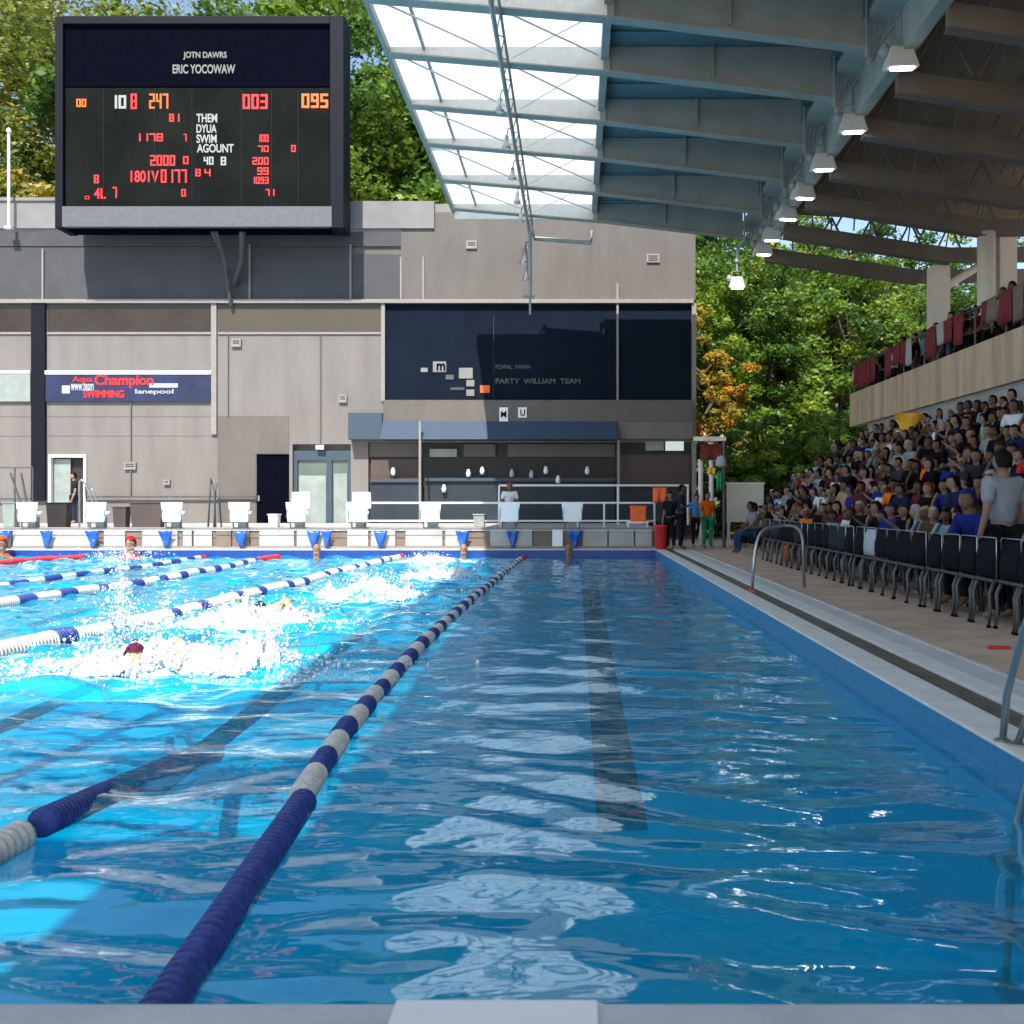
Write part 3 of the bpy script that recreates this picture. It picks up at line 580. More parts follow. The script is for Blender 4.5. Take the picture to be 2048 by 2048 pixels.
# backstroke pennants hanging in front of the end wall
pn = [(8,28,1003,1040),(88,24,1003,1035),(175,28,1003,1048),(313,27,1003,1043),(455,26,1003,1046),(592,27,1001,1050),(616,20,1001,1035),(718,27,1001,1042),(873,28,1001,1050),(967,24,1001,1040),(1085,28,1000,1058)]
pl = thing('pennant_line', 'thin white line strung along the far end wall carrying the blue pennants', 'rope', (0, 27.86, 0))
MB().tube([(-20,0,TZ-.06),(2.3,0,TZ-.06)], .01, 6).build('line', M['white'], pl)
desc = ['at the left edge', 'over the leftmost pale board', 'below the second white block', 'left of the third white block', 'under the block by the dark door', 'below the glass door, wider one', 'below the glass door, narrow one', 'right of the blocked glass door towel', 'right of the thin wall post block', 'under the block with a person behind', 'at the right end by the last block']
for (x, wd, y0, y1), ds in zip(pn, desc):
    Yp = 27.84; xa = at(x-wd/2,0,Yp)[0]; xb = at(x+wd/2,0,Yp)[0]; xm = (xa+xb)/2; z0 = TZ-.07; zb = max(at(0,y1,Yp)[1], .04)
    k = MB(); vs = []; fs = []; n = 6
    for j in range(n+1):
        f_ = j/n; hw = (xb-xa)/2*(1-.78*f_); yy = .03*math.sin(f_*5+x)
        for i in range(5):
            u = -1+i*.5; vs.append((xm+hw*u, yy + .03*math.cos(u*4+f_*3), z0+(zb-z0)*f_))
    for j in range(n):
        for i in range(4): a = j*5+i; fs.append((a, a+1, a+6, a+5))
    k.add(vs, fs); o = k.build('pennant', M['blueflag'], smooth=True); o.location = (0, Yp, 0)
    sm = o.modifiers.new('s', 'SOLIDIFY'); sm.thickness = .012
    tag(o, 'shiny blue triangular pennant ' + ds, 'pennant', 'blue pennants along the far end wall')

# ------------------------------------------------------------------ lane ropes
def float_mesh(L, m, name, r=.072):
    n = max(2, round(L/.052)); prof = []
    for i in range(n):
        a = -L/2 + L*i/n; s_ = L/n
        prof += [(r*.72, a), (r, a+s_*.14), (r*1.0, a+s_*.66), (r*.72, a+s_*.82)]
    prof.append((r*.7, L/2))
    return MB().lathe(prof, 14, 'y').mesh(name, m, True)
def path_at(P, y):
    for (ya, xa), (yb, xb) in zip(P, P[1:]):
        if y <= yb: 
            f_ = (y-ya)/(yb-ya); return xa + (xb-xa)*f_
    return P[-1][1]
def spline(P):
    def f_(y):
        return sum(path_at(P, min(max(y+d, P[0][0]), P[-1][0])) for d in (-1.2, -.6, 0, .6, 1.2))/5
    return f_
fm = {}
def fmesh(L, c_):
    k = (round(L, 2), c_)
    if k not in fm: fm[k] = float_mesh(k[0], M[c_], 'float_section')
    return fm[k]
def lane_rope(P, segs, label, y0=YN, y1=YF, zfun=None, r_s=1.0):
    fx = spline(P) if len(P) > 2 else (lambda y: path_at(P, y)); fz = zfun or (lambda y: WZ + .015 + .012*math.sin(y*1.3))
    t = thing('lane_rope', label, 'lane rope', (fx(y0), y0, 0), 0, 'lane ropes floating across the pool')
    ox = fx(y0)
    ys = np.arange(y0+.01, y1, .5).tolist() + [y1-.01]
    MB().tube([(fx(y)-ox, y-y0, fz(y)) for y in ys], .012, 6).build('cable', M['darksteel'], t)
    y = y0+.03; i = 0
    while y < y1-.1:
        L, c_ = segs(y, i); L = min(L, y1-.02-y)
        if L < .08: break
        o = obj('float_section', fmesh(L, c_), t)
        ya, yb = y, y+L; ym = (ya+yb)/2
        o.location = (fx(ym)-ox, ym-y0, fz(ym)); d = Vector((fx(yb)-fx(ya), L, fz(yb)-fz(ya))).normalized()
        o.rotation_euler = (math.asin(d.z), 0, -math.atan2(d.x, d.y)); q_ = rnd.uniform(.94, 1.05); o.scale = (r_s*q_, 1, r_s*q_); o.location.z += rnd.uniform(-.008, .008); o.location.x += rnd.uniform(-.006, .006)
        y += L+.004; i += 1
    return t
def seg1(y, i):
    if i == 0: return (5.0-YN-.03, 'ropeblue')
    if y > 26.0: return (.5, 'red')
    return (.42 if i % 2 else .36, 'ropewhite' if i % 2 else 'ropeblue')
lane_rope(ROPES[1], seg1, 'nearest lane rope, long dark blue start then white and blue bands')
def seg3(y, i):
    if y > 26.0: return (.5, 'red')
    return ((1.1 if i % 4 == 0 else .62) if i % 2 == 0 else .3, 'ropewhite' if i % 2 == 0 else 'ropeblue')
lane_rope(ROPES[3], seg3, 'bright white and blue lane rope behind the splashing swimmers', r_s=1.5)
lane_rope(ROPES[4], lambda y, i: (.5, 'red') if y > 25.6 else ((.6, 'ropewhite') if i % 2 else (.42, 'ropeblue')), 'second white and blue lane rope beyond the swimmers', r_s=1.35)
lane_rope(ROPES[5], lambda y, i: (.5, 'red') if y > 26.8 else ((.5, 'ropewhite') if i % 2 else (.6, 'ropeblue')), 'third and fainter lane rope beyond the swimmers with spaced white floats')
lane_rope(ROPES[6], lambda y, i: (.5, 'red') if y > 22.5 else ((.5, 'ropewhite') if i % 2 else (.5, 'ropeblue')), 'farthest lane rope ending in a long red section at the left', r_s=1.25)
def z2(y): return WZ + .015 if y < 4.7 else WZ + .015 - .13*(y-4.7)**1.25
lane_rope([(2.54,-2.55),(4.5,-2.46),(6,-2.62),(9.5,-3.5)], lambda y, i: (1.85, 'ropewhite') if i == 0 else (3.0, 'ropeblue'), 'blue lane rope at the lower left that dips below the surface', y1=9.4, zfun=z2)

# ------------------------------------------------------------------ ladders and grab rails
def arc(p, q, c_, n=6):
    p, q, c_ = Vector(p), Vector(q), Vector(c_); return [((1-t_)**2*p + 2*t_*(1-t_)*c_ + t_*t_*q) for t_ in [i/n for i in range(n+1)]]
t = thing('pool_ladder', 'steel pool ladder rails entering the water at the right edge', 'ladder', (2.2, 4.9, 0))
P1 = [(.13,.42,0),(.10,.3,.28)] + arc((.06,.05,.6),(.0,-.45,.75),(.02,-.25,1.0)) + arc((-.02,-.46,.6),(-.09,-.2,-.3),(-.05,-.4,.2)) + [(-.10,-.12,-1.2)]
P2 = [(.17,.34,0),(.16,.15,.25)] + arc((.15,-.1,.5),(.10,-.75,.7),(.12,-.4,.95)) + arc((.07,-.78,.6),(-.05,-.62,-.3),(.0,-.8,.2)) + [(-.06,-.55,-1.2)]
for P_ in (P1, P2):
    MB().tube(P_, .02, 10).build('rail', M['steel'], t, smooth=True)
    MB().lathe([(.045,.0),(.045,.012),(.024,.02)], 14, c=(P_[0][0], P_[0][1], .004)).build('foot_plate', M['steel'], t)
for z in (-.45, -.75, -1.05): MB().hexa([(-.15,-.58,z),(-.05,-.58,z),(-.08,-.12,z),(-.18,-.12,z),(-.15,-.58,z+.03),(-.05,-.58,z+.03),(-.08,-.12,z+.03),(-.18,-.12,z+.03)]).build('tread', M['steel'], t)
t = thing('grab_rail', 'curved steel grab rail in front of the row of seats', 'rail', (2.63, 14.5, 0))
pts = [(0,0,-.02),(.03,0,.4)] + arc((.05,0,.6),(.35,.3,.93),(.1,0,.95)) + [(.6,.6,.96)] + arc((.65,.6,.96),(.9,.6,.7),(.88,.6,.98)) + [(.92,.6,.0)]
MB().tube(pts, .024, 10).build('rail', M['steel'], t, smooth=True); MB().tube([(.02,.12,-.02),(.05,.12,.5),(.12,.1,.8)], .018, 8).build('brace', M['steel'], t)
MB().box(-.03,.04,-.03,.14,-.02,.015).build('base', M['orange'], t)
t = thing('handrail', 'leaning steel handrail rising above the left door on the terrace', 'rail', (at(150,0,28.6)[0], 28.6, TZ))
MB().tube([(0,0,0),(.0,0,1.1)]+arc((0,0,1.3),(.35,0,.9),(.05,0,1.6))+[(.55,.0,.0)], .03, 8).build('rail', M['steel'], t, smooth=True)
MB().tube([(.12,.3,0),(.02,.3,1.2),(.25,.3,1.1),(.6,.3,0)], .025, 8).build('rail', M['steel'], t, smooth=True)
t = thing('handrail', 'tall narrow dark handrail left of the centre pilaster on the terrace', 'rail', (at(398,0,28.6)[0], 28.6, TZ))
MB().tube([(-.08,0,0),(-.02,0,1.0),(.0,0,1.45),(.1,0,1.1),(.14,0,0)], .028, 8).build('rail', M['darksteel'], t, smooth=True)
MB().tube([(-.02,.3,0),(.04,.3,1.3),(.1,.3,1.3),(.2,.3,0)], .025, 8).build('rail', M['darksteel'], t, smooth=True)
t = thing('handrail', 'crossed dark handrails at the far left end of the terrace', 'rail', (at(36,0,28.7)[0], 28.7, TZ))
MB().tube([(-.25,0,1.6),(.05,0,.7),(.5,0,0)], .03, 8).build('rail', M['darksteel'], t); MB().tube([(-.05,.2,1.6),(.1,.2,.8),(.2,.2,0)], .03, 8).build('rail', M['darksteel'], t)

# ------------------------------------------------------------------ canopy roof
CZ = 1.3
def HZ(h): return h + 1.3
rf = thing('canopy_roof', 'huge steel canopy with white translucent edge over the pool lane and the stand', 'canopy')
Y0R, Y1R = -9.0, 32.7
pz = HZ(9.72)
MB().box(-3.95, .6, Y0R, Y1R-.5, pz, pz+.03).build('translucent_panel', M['translucent'], rf)
sh = MB()
sh.box(.6, 6.2, Y0R, Y1R, pz, pz+.08)
y = Y0R+.3
while y < Y1R-.2: sh.box(.62, 6.0, y, y+.09, pz-.05, pz); y += 1.25
sh.build('metal_sheet', M['sheet'], rf)
MB().hexa([(6.2,Y0R,pz-.0),(15.5,Y0R,pz-.5),(15.5,Y1R,pz-.5),(6.2,Y1R,pz-.0),(6.2,Y0R,pz+.08),(15.5,Y0R,pz-.42),(15.5,Y1R,pz-.42),(6.2,Y1R,pz+.08)]).build('stand_ceiling', M['ceiling_brown'], rf)
GY = [-7.5, -4.7, -1.9, .9, 3.6, 6.2, 8.7, 11.1, 13.5, 15.9, 18.5, 20.8, 23.5, 26.0, 28.9, 31.7]
for gy in GY:
    k = MB(); zt = pz-.02; k.prism([(.62, HZ(9.19)), (1.0, HZ(9.16)), (5.45, HZ(8.62)), (5.45, zt), (.62, zt)], gy-.05, gy+.05); MB().prism([(-3.9, HZ(9.58)), (.615, HZ(9.19)), (.615, zt), (-3.9, zt)], gy-.05, gy+.05).build('girder_tip', M['skylit_steel'], rf)  # tip is split off in the whitened steel, panel light in its colour
    gd = k.build('girder', M['roofpaint'], rf)
    k = MB(); P_ = [(-3.95, HZ(9.56)), (1.0, HZ(9.14)), (5.55, HZ(8.60))]
    for (xa, za), (xb, zb) in zip(P_, P_[1:]): k.hexa([(xa,gy-.14,za-.03),(xb,gy-.14,zb-.03),(xb,gy+.14,zb-.03),(xa,gy+.14,za-.03),(xa,gy-.14,za),(xb,gy-.14,zb),(xb,gy+.14,zb),(xa,gy+.14,za)])
    k.build('flange', M['roofpaint'], gd)
    k = MB()
    for xs in (.7, 2.9): k.box(xs, xs+.05, gy-.12, gy+.12, HZ(9.16)-.05*xs, zt)
    for j in range(4): k.tube([(5.5+.06*j, gy-.1+.07*j, HZ(8.4)), (5.5+.16*j, gy-.1+.07*j, HZ(9.5))], .03, 6)
    k.tube([(5.55, gy, HZ(8.35)), (6.15, gy, HZ(9.2))], .04, 6)
    k.build('stiffener', M['roofpaint'], gd)
    # stand side girder
    k = MB(); k.prism([(6.3, HZ(8.05)), (11.3, HZ(7.28)), (15.3, HZ(7.3)), (15.3, HZ(7.75)), (11.3, HZ(7.72)), (6.3, HZ(8.46))], gy+.55, gy+.70)
    g2 = k.build('stand_girder', M['roofpaint_dk'], rf)
    k = MB(); k.hexa([(6.3,gy+.48,HZ(8.0)),(11.3,gy+.48,HZ(7.23)),(11.3,gy+.77,HZ(7.23)),(6.3,gy+.77,HZ(8.0)),(6.3,gy+.48,HZ(8.03)),(11.3,gy+.48,HZ(7.26)),(11.3,gy+.77,HZ(7.26)),(6.3,gy+.77,HZ(8.03))]).build('flange', M['stucco_dark'], g2)
    k = MB(); xs = 6.6
    while xs < 13.5:
        za = HZ(8.5 - (xs-6.3)*.09)
        k.tube([(xs, gy+.62, za), (xs+.6, gy+.62, HZ(9.55)-.05*(xs-6))], .035, 6); k.tube([(xs+1.2, gy+.62, za-.1), (xs+.6, gy+.62, HZ(9.55)-.05*(xs-6))], .035, 6)
        k.tube([(xs+.6, gy+.62, HZ(9.45)-.05*(xs-6)), (xs+.9, gy+1.9, HZ(8.7)-.05*(xs-6))], .025, 6)
        xs += 1.3
    k.build('truss_web', M['roofpaint_dk'], g2)
for yb in np.arange(Y0R+1.6, Y1R, 2.84):
    ok = min(abs(yb - gg) for gg in GY)
    if ok > .35: MB().box(-3.9, .6, yb-.02, yb+.02, pz-.08, pz-.01).build('purlin', M['skylit_steel'], rf)
k = MB()
k.box(-4.03, -3.93, Y0R, Y1R-.45, pz-.16, pz+.08)
k.build('edge_beam', M['roofpaint'], rf)
MB().box(-3.22, -3.17, Y0R, Y1R-.5, pz-.1, pz-.004).build('runner', M['roofpaint'], rf); MB().box(.56, .72, Y0R, Y1R-.5, pz-.3, pz-.004).build('runner', M['roofpaint'], rf)
MB().box(-3.95, .6, Y1R-.5, Y1R-.4, pz-.35, pz+.06).build('edge_beam', M['white'], rf)
k = MB()
for i, gy in enumerate(GY[:-1]):
    n_ = GY[i+1]; k.tube([(-3.8,gy+.1,HZ(9.6)),(-1.5,n_-.1,HZ(9.45))], .022, 6); k.tube([(-1.4,gy+.1,HZ(9.4)),(.5,n_-.1,HZ(9.5))], .022, 6); k.tube([(-1.3,n_-.2,HZ(9.4)),(.3,gy+.8,HZ(9.6))], .015, 6)
k.build('brace_rod', M['skylit_steel'], rf)
k = MB()
k.box(-25, -6.9, -9, -.9, pz, pz+.1); k.box(-6.9, -5.3, -1.7, -.9, pz, pz+.1); k.box(-6.9, -5.3, -9, -3.2, pz, pz+.1); k.box(-5.3, -3.97, -9, -.9, pz, pz+.1)
k.build('near_end_shade_sheet', M['sheet'], rf)  # unseen sheet, added to shade the near water; its gap leaves a lit patch
# spine pipe with spotlights
k = MB(); k.tube([(-1.52,Y0R,HZ(9.12)),(-1.52,Y1R,HZ(9.12))], .05, 8); k.tube([(-1.40,Y0R,HZ(9.3)),(-1.40,Y1R,HZ(9.3))], .03, 8)
yy = Y0R
while yy < Y1R-1: k.tube([(-1.52,yy,HZ(9.12)),(-1.4,yy+.5,HZ(9.3)),(-1.52,yy+1,HZ(9.12))], .014, 5); yy += 1
k.build('spine_pipe', M['roofpaint'], rf)
k = MB(); k.tube([(-1.5,32.8,HZ(9.1)),(-1.5,33.0,HZ(7.0))], .07, 8); k.tube([(-1.5,33,HZ(7.0)),(-1.5,33.1,HZ(6.4))], .04, 8); k.tube([(-1.75,33,HZ(7.0)),(-1.35,33,HZ(6.98))], .06, 8)
k.tube([(-1.5,32.7,HZ(9.5)),(-1.35,33.0,HZ(8.95)),(.55,33.0,HZ(8.8)),(.6,33,HZ(9.2))], .08, 8)
k.build('drop_post', M['roofpaint'], rf)
# longitudinal box beam over the floodlights and columns
MB().box(5.55, 6.25, Y0R, Y1R, HZ(9.1), HZ(9.3)).build('walkway_beam', M['roofpaint'], rf)
MB().box(6.05, 6.3, Y0R, Y1R, HZ(8.35), HZ(9.1)).build('walkway_beam', M['roofpaint'], rf)
for cy in (15.2, 22.3, 26.7, 29.9):
    if cy == 29.9: MB().box(10.95, 11.5, cy, cy+.5, 3.9, HZ(7.3)).build('column', M['column'], rf, bevel=.02)
    else:
        MB().tube([(11.25,cy,3.9),(11.25,cy,HZ(7.4))], .24, 20).build('column', M['column'], rf, smooth=True)
        MB().box(11.62, 12.1, cy, cy+.5, 3.9, HZ(7.4)).build('column', M['column'], rf, bevel=.02)
k = MB(); k.tube([(11.3,30.1,HZ(6.6)),(12.6,30.1,HZ(7.4))], .12, 8); k.build('knee_brace', M['column'], rf)

# floodlights
def floodlight(label):
    t = thing('floodlight', label, 'floodlight', (0,0,0), 0, 'floodlights hanging under the canopy beam'); t.scale = (1.2,)*3
    k = MB(); k.hexa([(-.26,-.16,-.12),(.26,-.16,-.12),(.26,.16,-.06),(-.26,.16,-.06),(-.17,-.10,.24),(.17,-.10,.24),(.17,.14,.24),(-.17,.14,.24)]); k.build('housing', M['lamp_body'], t, bevel=.03)
    k = MB(); k.hexa([(-.17,-.15,-.15),(.17,-.15,-.15),(.17,.0,-.12),(-.17,.0,-.12),(-.17,-.15,-.1),(.17,-.15,-.1),(.17,.0,-.07),(-.17,.0,-.07)]); k.build('lens', M['lamp'], t, bevel=.015)
    k = MB(); k.tube([(-.2,0,.1),(-.15,0,.42),(.15,0,.42),(.2,0,.1)], .016, 6); k.tube([(0,0,.42),(0,0,.75)], .022, 6); k.box(-.06,.06,-.06,.06,.7,.8); k.build('bracket', M['roofpaint'], t)
    k = MB(); k.lathe([(.02,.1),(.07,.12),(.09,.2),(.05,.3)], 10, c=(-.24,.02,.0)); k.build('ballast', M['roofpaint'], t)
    return t
LY = [15.4, 18.1, 21.2, 23.6, 25.8, 27.7, 29.9, 31.6]
ld = ['nearest floodlight at the top edge of the picture, half hidden', 'big lit floodlight near the top right under the canopy beam', 'third floodlight from the top, two lamps below the big one', 'floodlight in the middle of the diagonal row',
      'floodlight just below the middle of the row', 'smaller floodlight two above the last roof lamp', 'small floodlight next to the last girder', 'smallest lit floodlight at the end of the roof beam']
f0 = floodlight(ld[0]); f0.location = (6.08, LY[0], HZ(8.20))
for y_, l_ in zip(LY[1:], ld[1:]): dup(f0, (6.05+rnd.uniform(-.05,.05), y_, HZ(8.15)), rnd.uniform(-.2,.2), l_)
t = dup(f0, (5.95, 35.8, HZ(8.0)), 0, 'lone floodlight hanging low in front of the trees on an arm'); 
MB().tube([(5.95-5.95,0,.75),(.0,-.2,1.1),(.3,-3.2,1.25)], .04, 8).build('arm', M['roofpaint'], t)
def spotlight(label):
    t = thing('spotlight', label, 'spotlight', (0,0,0), 0, 'silver spotlights along the roof spine pipe')
    MB().lathe([(.03,.16),(.05,.14),(.06,.0),(.11,-.14),(.105,-.16)], 14).build('shade', M['steel'], t, smooth=True)
    MB().tube([(0,0,.14),(.04,0,.3),(.12,0,.36)], .015, 6).build('bracket', M['darksteel'], t); MB().lathe([(.085,-.15),(.08,-.17)], 12).build('lens', M['whitep'], t)
    return t
s0 = spotlight('silver spotlight on the roof spine nearest the top edge'); s0.location = (-1.66, 21.7, HZ(8.85))
for y_, l_ in ((23.9,'second silver spotlight from the top on the roof spine'),(26.2,'third silver spotlight from the top on the roof spine'),(28.3,'fourth silver spotlight from the top on the roof spine'),(30.2,'silver spotlight just above the roof end on the spine')):
    dup(s0, (-1.66, y_, HZ(8.85)), rnd.uniform(-.6,.6), l_)
dup(s0, (-1.68, 33.0, HZ(8.35)), .4, 'upper silver spotlight on the drop post below the roof end', 1.7); dup(s0, (-1.62, 33.0, HZ(7.75)), -.5, 'lower silver spotlight on the drop post below the roof end', 1.3)

# ------------------------------------------------------------------ grandstand
gs = thing('grandstand', 'concrete grandstand with stepped seating and an upper balcony', 'grandstand', (0,0,0))
ROWS = [(5.25, .05), (5.95, .50), (6.65, .96), (7.35, 1.42), (8.05, 1.88), (8.7, 2.3)]
k = MB(); pts = [(4.95, -.0)]
for i, (x, z) in enumerate(ROWS): pts += [(x-.33, z), (x+.37, z)]
pts += [(9.12, 2.3), (9.12, 0)]
k.prism(pts[::-1][::-1], 6, 30.4); k.build('steps', M['concrete'], gs)
k = MB()
for x, z in ROWS: k.box(x-.02, x+.3, 6, 30.3, z+.40, z+.45)
k.build('bench', M['board_brown'], gs)
MB().box(9.12, 9.3, 6, 30.4, 0, 3.9).build('rear_wall', M['concrete'], gs)
MB().box(8.98, 9.2, 6, 31.9, 3.80, 4.86).build('balcony_front', M['concrete_tan'], gs)
MB().hexa([(9.2,6,3.9),(14.5,6,6.2),(14.5,31.9,6.2),(9.2,31.9,3.9),(9.2,6,4.2),(14.5,6,6.6),(14.5,31.9,6.6),(9.2,31.9,4.2)]).build('balcony_floor', M['concrete'], gs)
t = thing('balcony_railing', 'steel railing on top of the tan balcony front', 'railing', (9.1, 0, 4.86))
MB().tube([(0,6,.85),(0,31.8,.85)], .035, 8).build('rail', M['darksteel'], t)
k = MB()
for y_ in np.arange(6.2, 31.9, 1.6): k.tube([(0,y_,0),(0,y_,.85)], .025, 6)
k.build('posts', M['darksteel'], t)
y_ = 31.4; i = 0; rr = random.Random(3)
while y_ > 18.3:
    L = rr.uniform(.22, .62)
    if rr.random() < .85:
        k = MB(); n = 9; vs = []; fs = []; h0 = rr.uniform(.5, .85)
        for a in range(n+1):
            yy = y_ - L*a/n
            for b in range(4):
                vs.append((-.05 - .03*math.sin(a*1.7+i)*(b/3), yy, .87 - h0*b/3 + .03*math.sin(a*2+i)*(b == 3)))
        for a in range(n):
            for b in range(3): q = a*4+b; fs.append((q, q+1, q+5, q+4))
        k.add(vs, fs); m_ = M['redcloth'] if rr.random() < .62 else M['board_brown'] if rr.random() < .6 else M['board']
        o = k.build('cloth_banner', m_, smooth=True); o.location = (9.02, 0, 4.86); sm = o.modifiers.new('s', 'SOLIDIFY'); sm.thickness = .02
        cn = 'red' if m_ == M['redcloth'] else 'brown' if m_ == M['board_brown'] else 'pale'
        tag(o, f'{cn} cloth hung on the balcony rail, {ORD[i]} cloth from the far end', 'cloth', 'cloths hung on the balcony rail'); i += 1
    y_ -= L + rr.uniform(.0, .12)
# far slope with yellow rail at the crowd's end
t = thing('stair_railing', 'pale yellow sloping railing at the far end of the stand', 'railing', (0, 30.7, 0))
a = at(1478, 935, 30.7); b = at(1580, 872, 30.7)
MB().hexa([(a[0],0,a[1]-.12),(b[0],0,b[1]-.12),(b[0],.05,b[1]-.12),(a[0],.05,a[1]-.12),(a[0],0,a[1]+.16),(b[0],0,b[1]+.16),(b[0],.05,b[1]+.16),(a[0],.05,a[1]+.16)]).build('panel', M['leaf_light'] if False else M['column'], t)
for f_ in (0, .5, 1): MB().tube([(a[0]+(b[0]-a[0])*f_,.02,0),(a[0]+(b[0]-a[0])*f_,.02,a[1]+(b[1]-a[1])*f_)], .03, 6).build('post', M['steel'], t)

# ------------------------------------------------------------------ people
def skin_mesh(name, J, E, mats, lvl=1, root=0):
    names = list(J); me = bpy.data.meshes.new('sk'); me.from_pydata([J[n][:3] for n in names], [(names.index(a), names.index(b)) for a, b in E], [])
    o = bpy.data.objects.new('sk', me); COL.objects.link(o)
    o.modifiers.new('s', 'SKIN').use_smooth_shade = True; s2 = o.modifiers.new('d', 'SUBSURF'); s2.levels = lvl; s2.render_levels = lvl
    if not me.skin_vertices: 
        bm = bmesh.new(); bm.from_mesh(me); bm.verts.layers.skin.verify(); bm.to_mesh(me); bm.free()
    sv = me.skin_vertices[0].data
    for i, n in enumerate(names):
        r = J[n][3]; ry = J[n][4] if len(J[n]) > 4 else r
        sv[i].radius = (r, ry); sv[i].use_root = (i == root)
    dg = bpy.context.evaluated_depsgraph_get(); out = bpy.data.meshes.new_from_object(o.evaluated_get(dg)); out.name = name
    bpy.data.objects.remove(o); bpy.data.meshes.remove(me)
    out.materials.clear(); out.materials.append(mats); out.shade_smooth(); return out
def hair_mesh(head, long=False):
    bm = bmesh.new(); bmesh.ops.create_icosphere(bm, subdivisions=3, radius=1)
    kill = [v for v in bm.verts if (v.co.y < -.30 and v.co.z < .42) or v.co.z < (-1.2 if long else -.62) or (abs(v.co.x) > .6 and v.co.y < .05 and v.co.z < -.1 and not long)]
    bmesh.ops.delete(bm, geom=kill, context='VERTS')
    for v in bm.verts:
        n_ = mnoise.noise(v.co*3.1)*.10 + 1
        zz = v.co.z*(1.0 if v.co.z > 0 or not long else 2.1)
        v.co = Vector((head[0] + v.co.x*.090*n_, head[1]+.008 + v.co.y*.108*n_, head[2]+.008 + zz*.132*n_))
    me = bpy.data.meshes.new('hair'); bm.to_mesh(me); bm.free(); me.materials.append(M['hair']); me.shade_smooth(); return me
def add_head(me, h, k_=1):
    bm = bmesh.new(); bm.from_mesh(me); r = bmesh.ops.create_icosphere(bm, subdivisions=3, radius=1); vv = r['verts']
    me.materials.append(M['dark_eye'])
    for v in vv:
        c_ = v.co.copy(); z = c_.z; jaw = 1 - .28*max(0, -z)**1.3
        x = c_.x*.080*jaw; y = c_.y*.098*(1 - .12*max(0, -z)); zz = z*.122
        if c_.y < -.7 and abs(c_.x) < .22 and -.45 < z < .12: y -= .020*(1 - abs(c_.x)/.22)*(1 - abs(z+.2)/.33) + .004
        if c_.y < -.5 and .02 < z < .28 and .2 < abs(c_.x) < .6: y += .008
        if abs(c_.x) > .93 and abs(z+.05) < .28 and abs(c_.y) < .3: x *= 1.14
        v.co = Vector((h[0]+x, h[1]+y, h[2]+zz)); v.tag = True
    vs_ = set(vv)
    for f_ in bm.faces:
        if all(v in vs_ for v in f_.verts):
            f_.smooth = True; c_ = f_.calc_center_median() - Vector(h); u = (c_.x/.08, c_.z/.122)
            if c_.y < -.05 and ((abs(abs(u[0])-.38) < .17 and abs(u[1]-.10) < .09) or (abs(u[0]) < .28 and abs(u[1]+.52) < .06)): f_.material_index = 1
    bm.to_mesh(me); bm.free()
M['dark_eye'] = mat('eye_and_lip', (.09, .04, .03), .5)
